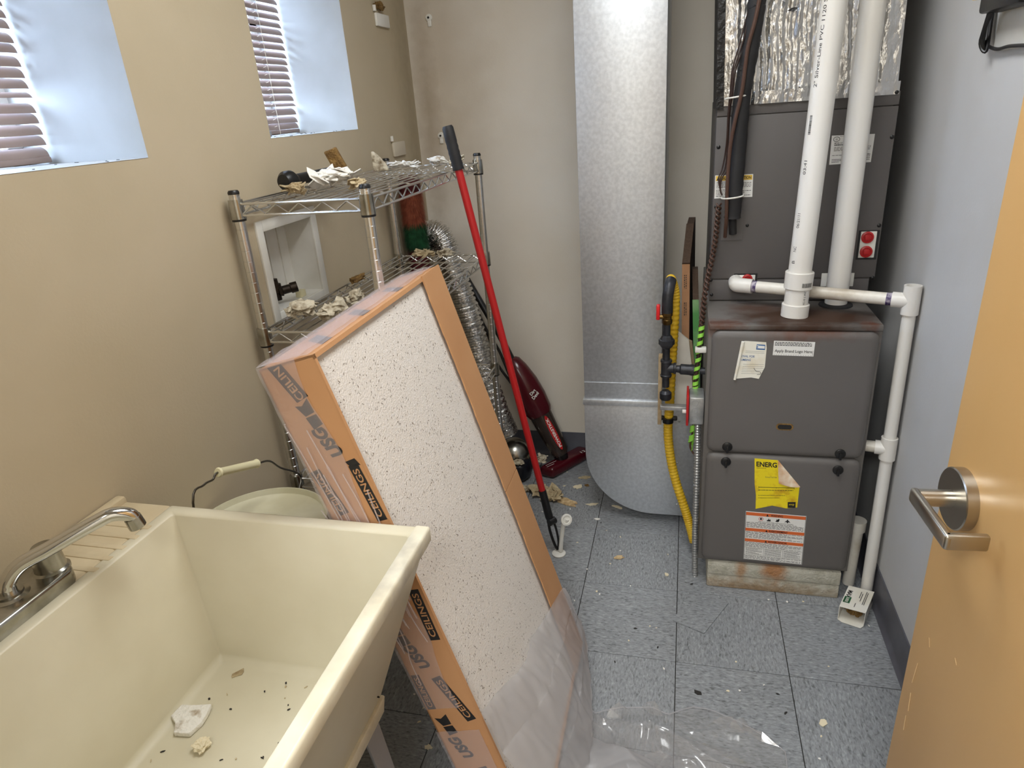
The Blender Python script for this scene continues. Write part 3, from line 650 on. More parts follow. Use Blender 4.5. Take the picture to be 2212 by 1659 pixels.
for i, q in enumerate(hp):
    rr.append(.047 + (.0042 if (i // 2) % 2 else -.0042) + .003 * noise.noise(Vector((i * .35, 0, 3))))
mb = MB().tube(hp, rr, 28)
hv = []
for v in mb.v:
    q = Vector(v); n3 = noise.noise(q * 60); hv.append(tuple(q + Vector((noise.noise(q * 45), noise.noise(q * 45 + Vector((9, 0, 0))), n3)) * .0028))
mb.v = hv
tag(obj('foil_hose', mb, 'foil_hose', smooth=True, angle=25), 'crinkled silver foil dryer hose behind the shelving', 'hose')

# ================================================================== wall fittings
for nm, (u0, v0, u1, v1), lb in (('wall_plate', (807, 27, 838, 62), 'white square blank plate high on the left wall near the corner'), ('wall_plate', (845, 308, 873, 334), 'beige square cover plate on the left wall just above the shelving')):
    a_ = at(u0, v0, 'x', XL); b_ = at(u1, v1, 'x', XL)
    t = thing(nm, lb, 'wall plate', (XL, (a_.y + b_.y) / 2, b_.z))
    obj('plate', MB().box((XL, a_.y, b_.z), (XL + .010, b_.y, a_.z)), 'white_plastic' if v0 < 100 else 'plate_beige', t, bevel=.003)
    obj('tube_stub', MB().tube([(XL + .006, a_.y - .004, a_.z + .004), (XL + .006, a_.y - .004, a_.z + .022)], .006, 10), 'white_plastic', t, smooth=True)
t = tag(obj('rust_bloom', chunk((XL + .008, .325, 1.835), (.008, .032, .012), 71, .5), 'fibre_brown'), 'crusty brown growth on top of the white wall plate', 'debris')
for z, lb in ((1.83, 'upper white plastic anchor clip on the back wall'), (1.414, 'lower white plastic anchor clip on the back wall')):
    t = thing('wall_clip', lb, 'clip', (-.659, YB, z))
    p, r = lathe_path((-.659, YB, z), (0, -1, 0), [(0, .013), (.006, .012), (.008, .006), (.0081, .0001)]); obj('clip_base', MB().tube(p, r, 16), 'white_plastic', t, smooth=True)
    obj('clip_tab', MB().box((-.666, YB - .006, z - .030), (-.651, YB, z - .006)), 'white_plastic', t, bevel=.003)
    p, r = lathe_path((-.659, YB - .0075, z), (0, -1, 0), [(0, .004), (.003, .004), (.0031, .0001)]); obj('screw', MB().tube(p, r, 12), 'black_plastic', t, smooth=True)
# adapter with cables on the right wall
ct = thing('power_adapter', 'black power adapter with looped cables on a white plate on the right wall', 'adapter', (XR, -.47, 1.53))
obj('plate', MB().box((XR - .006, -.62, 1.535), (XR, -.40, 1.70)), 'white_plastic', ct, bevel=.003)
obj('adapter_block', MB().box((XR - .05, -.60, 1.605), (XR - .006, -.415, 1.70)), 'black_plastic', ct, bevel=.006)
mb = MB(); mb.box((XR - .06, -.44, 1.632), (XR - .05, -.405, 1.645)); obj('yellow_tag', mb, 'label_amber', ct)
for k in range(5):
    rnd = random.Random(k); y = -.392 + .008 * k
    obj('cable', MB().tube(smoothpts([(XR - .028, -.425 - .006 * k, 1.63), (XR - .03, y - .02 - .004 * k, 1.60 - .01 * k), (XR - .018, -.375 - .007 * k, 1.553 - .004 * k), (XR - .010, -.362 - .004 * k, 1.60), (XR - .010, -.36 - .003 * k, 1.75)], 6), .0032, 8), 'black_plastic', ct, smooth=True)
obj('cable', MB().tube(smoothpts([(XR - .014, -.385, 1.548), (XR - .012, -.44, 1.538), (XR - .012, -.50, 1.540), (XR - .012, -.62, 1.535)], 6), .0035, 8), 'black_plastic', ct, smooth=True)

# ================================================================== carton of ceiling panels
wv = Vector((-.005, 1, .007)).normalized(); lv = Vector((-.268, -.008, .963)).normalized(); nv = wv.cross(lv).normalized(); lv = nv.cross(wv).normalized()
BW, BL, BD = .606, 1.172, .108
B0 = Vector((.034, -.612, .030))           # bottom right front corner
B0 -= lv * 0
def cp(s, l, n=0.): return B0 - wv * (BW - s) + lv * l + nv * n      # s from near edge, l up the length, n out of the face
carton = thing('ceiling_panel_carton', 'tall cardboard carton of white ceiling panels leaning beside the sink, wrapped in film', 'carton', (-.05, -.92, 0))
obj('panel_stack', MB().obox(cp(.006, .006, -BD + .006), wv * (BW - .012), lv * (BL - .012), nv * (BD - .012)), 'tile_face', carton)
obj('near_side', MB().obox(cp(0, 0, -BD), wv * .004, lv * BL, nv * BD), 'cardboard', carton)
obj('far_side', MB().obox(cp(BW - .004, 0, -BD), wv * .004, lv * BL, nv * BD), 'cardboard', carton)
obj('top_end', MB().obox(cp(0, BL - .004, -BD), wv * BW, lv * .004, nv * BD), 'cardboard', carton)
obj('bottom_end', MB().obox(cp(0, 0, -BD), wv * BW, lv * .004, nv * BD), 'cardboard', carton)
obj('back_panel', MB().obox(cp(0, 0, -BD), wv * BW, lv * BL, nv * .003), 'cardboard', carton)
# ragged front flange along the far edge, in two lengths
def flange(l0, l1, seed):
    rnd = random.Random(seed); mb = MB(); N = 40; pts = []
    for i in range(N + 1):
        l = l0 + (l1 - l0) * i / N; pts.append(cp(BW - .114 + .003 * noise.noise(Vector((l * 40, seed, 0))) + .006 * noise.noise(Vector((l * 5, seed, 2))), l, .001))
    poly = pts + [cp(BW, l1, .001), cp(BW, l0, .001)]
    return mb.prism(poly, nv * .0035)
obj('flange', flange(.0, .598, 1), 'cardboard', carton); obj('flange', flange(.601, BL + .002, 2), 'cardboard', carton)
obj('lip', MB().prism([cp(0, 0, -.001), cp(.006, 0, -.001), cp(.006, BL, -.001), cp(0, BL, -.001)], nv * .003), 'cardboard', carton)
obj('lip', MB().prism([cp(0, BL - .008, -.001), cp(BW, BL - .010, -.001), cp(BW, BL, -.001), cp(0, BL, -.001)], nv * .003), 'cardboard', carton)
mb = MB(); rnd = random.Random(4)
for k in range(2600):
    s, l = rnd.uniform(.012, BW - .115), rnd.uniform(.02, BL - .015); ang = rnd.gauss(1.5, .8); ln = rnd.choice((.002, .003, .004, .005, .008)); th = rnd.uniform(.0005, .0011)
    d = (wv * math.cos(ang) + lv * math.sin(ang)) * ln / 2; q = (-wv * math.sin(ang) + lv * math.cos(ang)) * th; c = cp(s, l, -.0057)
    mb.add([c - d, c + q, c + d, c - q], [(0, 1, 2, 3)])
tag(obj('fissures', mb, 'fissure', carton), kind='stuff')
# print on the near side (reads upwards) and on the top
def tdir(th): return lv * math.cos(th) - nv * math.sin(th), -nv * math.cos(th) - lv * math.sin(th)
TH = .31                                     # the print runs slightly askew of the carton edge
def band(l, n, body, ln, h, bar_=True, th=TH):
    c = cp(-.0004, l, n); x, y = tdir(th)
    if bar_:
        obj('print_bar', MB().prism([c - x * ln / 2 - y * h / 2, c + x * ln / 2 - y * h / 2, c + x * ln / 2 + y * h / 2, c - x * ln / 2 + y * h / 2], -wv * .0002), 'ink', carton)
        text(body, c - wv * .0005, x, y, ln * .86, h * .62, 'cardboard', carton, .015)
    else:
        text(body, c - wv * .0004, x, y, ln, h, 'ink', carton, .05, .25)
def logo(l, n, th=TH):
    x, y = tdir(th); c = cp(-.0004, l, n)
    for poly in (((-.004, -.012), (.016, -.014), (.020, .008), (-.004, .010)), ((.020, -.014), (.046, -.020), (.040, -.002), (.046, .010), (.022, .006))):
        obj('print_logo', MB().prism([c + x * a_ + y * b_ for a_, b_ in poly], -wv * .0002), 'ink', carton)
def seq(l, n):
    band(l, n, 'USG', .060, .022, False); logo(l + .040, n); band(l + .040 + .065 + .055, n, 'CEILINGS', .105, .020)
band(1.022, -.045, 'USG', .062, .027, False); logo(1.055, -.050)
c_ = cp(-.0004, 1.136, -.064); obj('print_bar', MB().prism([cp(-.0004, 1.108, -.040), cp(-.0004, 1.101, -.066), cp(-.0004, 1.1715, -.090), cp(-.0004, 1.1715, -.062)], -wv * .0002), 'ink', carton)
text('CEILIN', c_ - wv * .0005, *tdir(TH), .066, .015, 'cardboard', carton, .015)
band(.928, -.087, 'CEILINGS', .095, .021, True, .18); band(.913, -.0145, 'CEILINGS', .115, .020, True, .06); obj('print_bar', MB().prism([cp(-.0004, q_, r_) for q_, r_ in ((.968, -.0245), (.968, -.004), (.982, -.010), (.979, -.030))], -wv * .0002), 'ink', carton)
band(.552, -.073, 'USG', .062, .027, False); logo(.585, -.084); band(.645, -.0165, 'CEILINGS', .118, .021, True, -.02)
band(.440, -.037, 'CEILINGS', .120, .022, True, .29); band(.462, -.0955, 'CEILINGS', .090, .018, True, .02); logo(.352, -.076); band(.312, -.072, 'USG', .062, .027, False); band(.05, -.060, 'USG', .062, .027, False); logo(.085, -.070); band(.20, -.034, 'CEILINGS', .112, .022, True, .25)
for k in range(16):
    rnd = random.Random(70 + k); n0 = -rnd.uniform(.02, .10); l0 = rnd.uniform(.45, .85); n1 = n0 + rnd.uniform(-.03, .02); pts = [cp(-.0075, l0 + t_ * rnd.uniform(.20, .30) / 4, n0 + (n1 - n0) * t_ / 4 + .004 * rnd.uniform(-1, 1)) for t_ in range(5)]
    obj('film_wrinkle', MB().tube(smoothpts(pts, 5), .0013, 6), 'film_wrap', carton, smooth=True)
for s0, dx in ((.06, .0), (.22, .0), (.39, 0)):      # dark print continuing over the top end
    obj('print_bar', MB().prism([cp(s0, BL + .0004, -.015), cp(s0 + .035, BL + .0004, -.015), cp(s0 + .10, BL + .0004, -.085), cp(s0 + .065, BL + .0004, -.085)], lv * .0002), 'ink_grey', carton)
# stretch film on the near side, the top and round the bottom
def wr(fn, nu, nv_, name='wrap', m_='film_wrap'):
    return obj(name, MB().grid(nu, nv_, fn), m_, carton, smooth=True, angle=180)
wr(lambda a_, b_: cp(-.003 - .004 * abs(noise.noise(Vector((a_ * 6, b_ * 14, 1)))), .42 + b_ * (BL - .42 + .004), -BD - .002 + a_ * (BD - .030 + .012 * noise.noise(Vector((b_ * 6, 0, 4))))), 14, 60)
wr(lambda a_, b_: cp(-.003 - .004 * abs(noise.noise(Vector((a_ * 6, b_ * 14, 7)))), .0 + b_ * .36, -BD - .002 + a_ * (BD - .01) * (1 if b_ > .62 else .25 + .25 * abs(noise.noise(Vector((b_ * 9, 3, 4)))))), 14, 30)
wr(lambda a_, b_: cp(-.003 + a_ * (BW + .004), BL + .003 + .005 * abs(noise.noise(Vector((a_ * 14, b_ * 4, 2)))), -BD - .002 + b_ * (BD - .004)), 50, 8)
wr(lambda a_, b_: cp(-.003 + a_ * (BW + .004), BL + .005 + .004 * abs(noise.noise(Vector((a_ * 11, b_ * 4, 9)))), -BD - .002 + b_ * (BD - .02)), 50, 8)
# torn bag of film slumped over the foot of the carton, and the loose sheet on the floor
fl1 = thing('plastic_sheet', 'milky torn plastic sheet slumped over the foot of the ceiling panel carton', 'plastic sheet', (.05, -.95, 0))
fb = [(.606, .20), (.58, .212), (.50, .235), (.397, .264), (.33, .290), (.291, .304), (.238, .292), (.183, .313), (.088, .366), (0, .40)]
def fbound(s_):
    for (p0, q0), (p1, q1) in zip(fb, fb[1:]):
        if s_ >= p1: return q0 + (q1 - q0) * (s_ - p0) / (p1 - p0)
    return .40
ss = [.606, .59, .56, .50, .44, .38, .33, .29, .24, .18, .12, .06, .0]
fx_ = [.048, .050, .052, .054, .052, .048, .050, .090, .19, .30, .36, .40, .42]; fy_ = [-.608, -.625, -.655, -.715, -.775, -.835, -.885, -.915, -.94, -.965, -1.01, -1.08, -1.16]
rows = [[cp(q_, fbound(q_), .007) for q_ in ss],
        [cp(q_, fbound(q_) * .72, .012 + .030 * math.sin(math.pi * q_ / .62)) for q_ in ss],
        [cp(q_, fbound(q_) * .36, .016 + .040 * math.sin(math.pi * q_ / .62) + .03 * (1 - q_ / .606)) for q_ in ss],
        [cp(q_, .02, .012 + .03 * math.sin(math.pi * q_ / .62) + .07 * (1 - q_ / .606)) for q_ in ss],
        [Vector((.03 + (x_ - .03) * .6, y_, .012 + max(0, x_ - .05) * .18)) for x_, y_ in zip(fx_, fy_)],
        [Vector((x_, y_, .004)) for x_, y_ in zip(fx_, fy_)]]
def loft(rows, a_, b_, amp, fr, sd):
    k = b_ * (len(rows) - 1); i = min(int(k), len(rows) - 2); f = k - i; f = f * f * (3 - 2 * f)
    def rp(r_):
        q = a_ * (len(r_) - 1); j = min(int(q), len(r_) - 2); g_ = q - j
        return Vector(r_[j]).lerp(Vector(r_[j + 1]), g_)
    P = rp(rows[i]).lerp(rp(rows[i + 1]), f)
    d = noise.noise(Vector((a_ * fr, b_ * fr * .5, sd))); d2 = noise.noise(Vector((a_ * fr * 2.6, b_ * fr * 1.1, sd + 5)))
    o = Vector((.6, .1, .7)) * (abs(d) * amp + abs(d2) * amp * .45)
    P += o; P.z = max(P.z, .0015); return P
obj('draped_film', MB().grid(110, 80, lambda a_, b_: loft(rows, a_, b_, .014, 9, 3.1)), 'film_milky', fl1, smooth=True, angle=180)
fl2 = thing('plastic_sheet', 'clear crumpled plastic sheet spread flat over the floor tiles in front of the furnace', 'plastic sheet', (.35, -.95, 0))
def floorfilm(x0, x1, far, near, h, sd):
    def fn(a_, b_):
        x = x0 + (x1 - x0) * a_; yf = far(a_); yn = near(a_); y = yf + (yn - yf) * b_
        q = Vector((x * 3.6, y * 3.6, sd)); r1 = 1 - abs(noise.noise(q)) * 2.4; r2 = 1 - abs(noise.noise(q * 2.3 + Vector((4, 4, 0)))) * 2.2
        e_ = min(1, 5 * min(a_, 1 - a_, b_ + .02, 1 - b_ + .1))
        z = .003 + h * e_ * (max(0, r1) ** 3 * .8 + max(0, r2) ** 4 * .4) + .012 * e_ * (1 + noise.noise(q * .7))
        return Vector((x, y, max(z, .0015)))
    return MB().grid(110, 80, fn)
def farline(a_):
    tab = [(.0, -.80), (.10, -.83), (.22, -.80), (.38, -.785), (.46, -.80), (.58, -.765), (.66, -.765), (.80, -.79), (.92, -.825), (1, -.86)]
    for (p0, q0), (p1, q1) in zip(tab, tab[1:]):
        if a_ <= p1: return q0 + (q1 - q0) * (a_ - p0) / (p1 - p0)
    return -.86
obj('floor_film', floorfilm(.05, .568, farline, lambda a_: -.96 - .28 * (1 - a_), .036, 2.2), 'film_clear', fl2, smooth=True, angle=180)
obj('film_hem', MB().tube([Vector((.05 + .518 * k / 60, farline(k / 60) - .001, .006 + .006 * abs(noise.noise(Vector((k * .3, 1, 0)))))) for k in range(61)] + [Vector((.568, -.90, .005)), Vector((.555, -.96, .004))], .0016, 6), 'film_milky', fl2, smooth=True)
obj('floor_film_fold', floorfilm(.08, .46, lambda a_: -.83 - .05 * a_, lambda a_: -1.10, .055, 8.4), 'film_clear', fl2, smooth=True, angle=180)

for k, (u, v, sx, sy, hz, rot) in enumerate(((1335, 1540, .035, .018, .034, .3), (1410, 1533, .030, .016, .030, -.5), (1575, 1568, .040, .016, .032, -.35), (1600, 1572, .030, .014, .034, -.2), (1640, 1590, .05, .012, .016, -.45), (1420, 1645, .06, .014, .034, .15), (1300, 1585, .06, .012, .022, -.7))):
    q_ = at(u, v, 'z', .012); mb = MB(); R = Matrix.Rotation(rot, 3, 'Z')
    base = [q_ + R @ Vector((a_ * sx, b_ * sy, 0)) for a_, b_ in ((-1, -.6), (.2, -1), (1, -.1), (.5, 1), (-.6, .8))]; tip = q_ + R @ Vector((.1 * sx, .25 * sy, hz)); tip2 = q_ + R @ Vector((-.6 * sx, .1 * sy, hz * .5))
    mb.add(base + [tip, tip2], [(0, 1, 6), (1, 5, 6), (1, 2, 5), (2, 3, 5), (3, 6, 5), (3, 4, 6), (4, 0, 6)]); obj('film_crease', mb, 'film_clear', fl2)

# ================================================================== red reacher pole
rp0, rp1 = Vector((-.116, -.166, .012)), at(966, 272, 'y', -.155)
re = thing('reacher_pole', 'red reacher pole with black grip and white claw leaning on the wire shelving', 'reacher', (-.116, -.166, 0))
def rl(t): return rp0.lerp(rp1, t)
Lr = (rp1 - rp0).length; dr = (rp1 - rp0).normalized()
obj('shaft', MB().tube([rl(.165), rl(.95)], .0118, 20), 'red_plastic', re, smooth=True)
p, r = lathe_path(rl(.915), dr, [(0, .0165), (.004, .0175)] + [(.01 + .008 * i, .0172 if i % 2 else .0160) for i in range(10)] + [(Lr * .085 - .006, .0165), (Lr * .085, .0135)])
obj('grip', MB().tube(p, r, 20), 'black_rubber', re, smooth=True)
obj('ferrule', MB().tube([rl(.085), rl(.10), rl(.16), rl(.172)], [.011, .0145, .0135, .0132], 20), 'black_plastic', re, smooth=True)
side = dr.cross(Vector((0, 1, .2))).normalized()
obj('jaw_arm', MB().tube(smoothpts([rl(.105) + side * .004, rl(.06) + side * .010, rl(.02) + side * .006, rl(.004)], 6), .0050, 10), 'black_plastic', re, smooth=True)
obj('jaw_arm', MB().tube(smoothpts([rl(.105) - side * .004, rl(.07) - side * .014, rl(.03) - side * .012, rl(.008) + side * -.004], 6), .0042, 10), 'black_plastic', re, smooth=True)
obj('jaw_pivot', MB().tube([rl(.088) + Vector((0, -.016, 0)), rl(.088) + Vector((.016, .006, 0))], .013, 14), 'black_plastic', re, smooth=True)
p, r = lathe_path(Vector((-.112, -.170, .001)), (0, 0, 1), [(0, .024), (.005, .025), (.009, .020), (.010, .010)]); obj('cup_tip', MB().tube(p, r, 24), 'white_plastic', re, smooth=True)
q = [at(1224, 1120, 'y', -.16), at(1217, 1135, 'y', -.16), at(1213, 1165, 'y', -.165), at(1211, 1190, 'y', -.168)]
mb = MB(); mb.tube(smoothpts(q, 5), [.010, .010, .0095, .009, .0085, .0085] + [.008] * 10, 10)
obj('claw_strip', mb, 'white_plastic', re, smooth=True)
p, r = lathe_path(at(1222, 1122, 'y', -.16), (.55, -.7, .3), [(0, .010), (.004, .021), (.008, .021), (.0085, .015), (.004, .012), (.004, .0001)]); obj('claw_cup', MB().tube(p, r, 20), 'white_plastic', re, smooth=True)

# ================================================================== stick vacuum in the corner
vc = thing('stick_vacuum', 'maroon stick vacuum cleaner leaning in the back corner beside the duct', 'vacuum', (-.22, .42, 0))
va0, va1 = Vector((-.205, .435, .075)), Vector((-.405, .470, .50)); dv = (va1 - va0).normalized(); Lv = (va1 - va0).length
vside = dv.cross(Vector((0, -1, 0))).normalized(); vfr = vside.cross(dv).normalized()
def ovals(prof, n=28):
    mb = MB(); vs = []
    for d_, a_, b_ in prof:
        c = va0 + dv * d_
        for j in range(n):
            t_ = 2 * math.pi * j / n; vs.append(c + vside * (a_ * math.cos(t_)) + vfr * (b_ * math.sin(t_)))
    k = len(prof); fs = [(i * n + j, i * n + (j + 1) % n, (i + 1) * n + (j + 1) % n, (i + 1) * n + j) for i in range(k - 1) for j in range(n)]
    fs += [tuple(range(n)), tuple((k - 1) * n + j for j in range(n))]
    return mb.add(vs, fs)
obj('dust_cup', ovals([(0, .030, .03), (.02, .042, .042), (.22, .050, .048), (.235, .046, .044)]), 'smoke_plastic', vc, smooth=True)
obj('motor_housing', ovals([(.205, .052, .050), (.225, .060, .056), (.29, .064, .060), (.36, .060, .056), (.43, .046, .044), (.47, .032, .032), (.48, .02, .02)]), 'maroon', vc, smooth=True)
hd = [Vector((-.335, .255, .0)), Vector((-.245, .360, .0)), Vector((-.150, .555, .0)), Vector((-.215, .560, .0)), Vector((-.345, .34, .0))]
hq = [Vector((-.290, .355, 0)), Vector((-.225, .335, 0)), Vector((-.085, .545, 0)), Vector((-.150, .568, 0))]
obj('floor_head', MB().prism([q_ + Vector((0, 0, .004)) for q_ in hq], (0, 0, .05)), 'maroon', vc, bevel=.014, seg=3, angle=50)
obj('neck_joint', MB().tube([Vector((-.205, .45, .04)), va0 + dv * .03], [.03, .036], 18), 'black_plastic', vc, smooth=True)
hb = va0 + dv * Lv
obj('handle_tube', MB().tube(smoothpts([hb - dv * .01, hb + dv * .12, Vector((-.53, .50, .74)), Vector((-.60, .52, .86))], 6), .0135, 14), 'black_plastic', vc, smooth=True)
obj('cord', MB().tube(smoothpts([hb - dv * .05 - vside * .045, hb + dv * .06 - vside * .035, Vector((-.52, .47, .66)), Vector((-.575, .50, .78))], 6), .006, 10), 'black_plastic', vc, smooth=True)
obj('cord', MB().tube(smoothpts([hb - dv * .09 - vside * .055, hb + dv * .02 - vside * .07, hb + dv * .12 - vside * .05, Vector((-.54, .48, .70))], 6), .006, 10), 'black_plastic', vc, smooth=True)
def onvac(d_, s_, r_):
    th = s_ / r_; return va0 + dv * d_ + vside * (r_ * math.sin(th)) * -1 + vfr * (r_ * math.cos(th))
def vac_text(body, d_, s_, r_, w_, h, m_, along):
    x = dv if along else -vside; x = x if not along else -dv
    yv = vside if along else dv
    return text(body, onvac(d_, s_, r_), x, yv, w_, h, m_, vc, .02)
nf = (vfr * .8 - vside * .6).normalized()
lt = (C - va0).normalized()
us = lt.cross(dv).normalized() * -1; uf = dv.cross(us).normalized() * 1
if uf.dot(lt) < 0: uf = -uf
us = dv.cross(uf).normalized()
if us.dot(RX) < 0: us = -us
def vlabel(body, d_, s_, w_, h, m_, rad, turn=0., bold=.02, name='lettering'):
    """lettering bent round the vacuum body; turn = direction of reading from the body axis"""
    me = flat_text(body, (0, 0, 0), (1, 0, 0), (0, 1, 0), w_, h, bold)
    c_, s2 = math.cos(turn), math.sin(turn)
    for v in me.vertices:
        x, y = v.co.x * c_ - v.co.y * s2 + s_, v.co.x * s2 + v.co.y * c_ + d_
        th = x / rad; v.co = va0 + dv * y + us * (rad * math.sin(th)) + uf * (rad * math.cos(th))
    return obj(name, me, m_, vc)
vlabel('Dirt', .318, .014, .030, .014, 'label_white', .0625, .35); vlabel('Devil', .300, .018, .036, .015, 'label_white', .0632, .35)
mb = MB(); n = 24; vs = []
for j in range(n):
    t_ = 2 * math.pi * j / n; y = .115 + .085 * math.cos(t_); x = .014 + .014 * math.sin(t_); rad = .0490; th = x / rad
    vs.append(va0 + dv * y + us * (rad * math.sin(th)) + uf * (rad * math.cos(th)))
mb.add(vs, [tuple(range(n))]); obj('badge', mb, 'red_plastic', vc)
vlabel('POWERSTICK', .115, .014, .140, .013, 'label_white', .0497, -math.pi / 2 + math.pi, .03)
text('12.0', Vector((-.112, .515, .0552)), (.62, .78, 0), (-.78, .62, 0), .05, .016, 'label_white', vc, .01)
mb = MB()
for k, (dx, ln) in enumerate(((0, .10), (.012, .07))):
    A = Vector((-.262 + dx * .6, .362 - dx, .0548)); mb.obox(A, Vector((.62, .78, 0)) * ln * .6, Vector((.78, -.62, 0)) * .002, (0, 0, .0004))
obj('print', mb, 'label_white', vc)
tag(obj('plaster_lump', rubble((-.285, .395, .054), (.026, .032, .012), 81, 14), 'plaster'), 'cream plaster debris on top of the maroon vacuum head', 'debris')
# second, dark vacuum next to it
v2 = thing('upright_vacuum', 'dark navy upright vacuum base with a domed silver lens on the floor behind the carton', 'vacuum', (-.40, .36, 0))
obj('base', MB().prism([Vector(q_) for q_ in ((-.50, .28, .004), (-.345, .285, .004), (-.325, .33, .004), (-.335, .47, .004), (-.38, .52, .004), (-.50, .52, .004))], (0, 0, .085)), 'navy', v2, bevel=.02, seg=3, angle=50)
p, r = lathe_path((-.405, .39, .085), (.15, -.2, 1), [(0, .075), (.02, .073), (.045, .062), (.065, .042), (.075, .018), (.0765, .0001)]); obj('lens', MB().tube(p, r, 32), 'chrome_dull', v2, smooth=True)
p, r = lathe_path((-.405, .39, .083), (.15, -.2, 1), [(0, .082), (.012, .082), (.014, .075)]); obj('lens_ring', MB().tube(p, r, 32), 'black_plastic', v2, smooth=True)
tag(obj('plaster_lump', chunk((-.368, .30, .089), (.026, .016, .008), 83, .4), 'plaster'), 'cream plaster chip on the dark vacuum base', 'debris')

# ================================================================== return air duct
du = thing('return_air_duct', 'galvanized sheet metal return air duct with a curved elbow at its foot', 'duct', (.16, .3, 0))
YD, YDB = .08, .50
obj('trunk', MB().box((-.040, YD, .497), (.231, YDB, ZC)), 'galvanized', du, bevel=.002)
ol = [(-.042, .497)]
for k in range(19):
    t_ = math.pi / 2 * k / 18; ol.append((.205 - .247 * math.cos(t_), .287 - .250 * math.sin(t_)))
ol += [(.366, .037), (.366, .485), (.235, .487), (.235, .497)]
obj('elbow', MB().prism([(x, YD - .001, z) for x, z in ol], (0, YDB - YD, 0)), 'galvanized', du, bevel=.0015, angle=28)
obj('drive_cleat', MB().box((-.046, YD - .005, .484), (.236, YDB + .004, .505)), 'galvanized', du, bevel=.0015)
obj('seam', MB().box((-.040, YD - .0015, .570), (.231, YD, .572)), 'galvanized', du)
mb = MB(); rnd = random.Random(9)
for (u, v) in ((1467, 910), (1463, 1000), (1463, 1030), (1462, 1090)):
    q_ = at(u, v, 'y', YD - .001); p, r = lathe_path(q_, (0, -1, 0), [(0, .004), (.0015, .004), (.003, .002), (.0031, .0001)]); obj('rivet', MB().tube(p, r, 10), 'galvanized_box', du, smooth=True)

# ================================================================== furnace
FX0, FX1, FY, FYB, FZ0, FZ1 = .367, .812, -.258, .44, .102, .901
fu = thing('gas_furnace', 'grey gas furnace with two door panels standing on a concrete block', 'furnace', (.59, .09, .1))
mb = MB(); mb.box((FX0, FY, FZ0), (FX1, FYB, FZ1)); obj('casing', mb, 'furnace_top', fu, bevel=.003)
YP = FY - .016
def pillow(x0, x1, z0, z1, name):
    """door panel: rounded outline, edges rolled back to the casing"""
    mb = MB(); K = 6; rings = []
    for (e, d, rad) in ((0, 0, .024), (0, .005, .024), (.0025, .009, .022), (.007, .0125, .019), (.013, .015, .014), (.020, .016, .010)):
        ring_ = []
        for cx_, cz_, a0 in ((x1 - e - rad, z1 - e - rad, 0), (x0 + e + rad, z1 - e - rad, 90), (x0 + e + rad, z0 + e + rad, 180), (x1 - e - rad, z0 + e + rad, 270)):
            for k in range(K + 1):
                a_ = math.radians(a0 + 90 * k / K); ring_.append((cx_ + rad * math.cos(a_), FY - d, cz_ + rad * math.sin(a_)))
        rings.append(ring_)
    n = len(rings[0]); mb.add([v for r_ in rings for v in r_], [(i * n + j, i * n + (j + 1) % n, (i + 1) * n + (j + 1) % n, (i + 1) * n + j) for i in range(len(rings) - 1) for j in range(n)] + [tuple(range((len(rings) - 1) * n, len(rings) * n)), tuple(range(n - 1, -1, -1))])
    return obj(name, mb, 'furnace_grey', fu, smooth=True, angle=40)
up = pillow(FX0 + .010, FX1 - .008, .502, .884, 'upper_door'); lo = pillow(FX0 + .010, FX1 - .008, .108, .499, 'lower_door')
obj('top_rail', MB().box((FX0 + .002, FY - .010, .886), (FX1 - .002, FY + .02, .902)), 'furnace_top', fu, bevel=.003)
def fp(u, v): return at(u, v, 'y', YP)
def knob(u, v, par):
    q_ = fp(u, v); p, r = lathe_path(q_, (0, -1, 0), [(0, .0145), (.003, .0145), (.0045, .012), (.005, .0001)]); k = obj('knob', MB().tube(p, r, 24), 'black_plastic', par, smooth=True)
    obj('knob_ridge', MB().box((q_.x - .0035, q_.y - .012, q_.z - .0155), (q_.x + .0035, q_.y - .004, q_.z + .006)), 'black_plastic', k, bevel=.0015)
knob(1571, 965, up); knob(1815, 980, up); knob(1568, 997, lo); knob(1810, 1015, lo)
q_ = fp(1695, 922); n = 32
def slot(hw, hh, d0, d1): 
    return MB().prism([(q_.x + (hw - hh) * (1 if math.cos(t_) > 0 else -1) + hh * math.cos(t_), YP - d0, q_.z + hh * math.sin(t_)) for t_ in [2 * math.pi * (k + .5) / n for k in range(n)]], (0, -(d1 - d0), 0))
sg = obj('sight_glass_rim', slot(.0235, .0105, 0, .0012), 'fibre_brown', up); obj('sight_glass', slot(.019, .007, .0010, .0020), 'ink', sg)
XD, ZDv = Vector((1, 0, 0)), Vector((0, 0, 1))
def sticker(par, corners, m_, name, th=.0006, off=0.):
    P = [fp(*c) + Vector((0, -off, 0)) for c in corners]
    o = obj(name, MB().prism(P, (0, -th, 0)), m_, par); return o, P
def quadpt(P, a_, b_, off):
    """point in a sticker: a_ across from the left, b_ down from the top; P = TL, TR, BR, BL"""
    return P[0].lerp(P[1], a_).lerp(P[3].lerp(P[2], a_), b_) + Vector((0, -off, 0))
def rowtext(P, par, body, a0, a1, b0, b1, m_='ink', bold=.0, off=.0009, name='lettering'):
    c = quadpt(P, (a0 + a1) / 2, (b0 + b1) / 2, off); x = quadpt(P, a1, (b0 + b1) / 2, off) - quadpt(P, a0, (b0 + b1) / 2, off); y = quadpt(P, (a0 + a1) / 2, b0, off) - quadpt(P, (a0 + a1) / 2, b1, off)
    return text(body, c, x, y, x.length, y.length, m_, par, bold, name=name)
def patch(P, par, a0, a1, b0, b1, m_, name='print_bar', off=.0007):
    return obj(name, MB().prism([quadpt(P, a_, b_, off) for a_, b_ in ((a0, b0), (a1, b0), (a1, b1), (a0, b1))], (0, -.0002, 0)), m_, par)
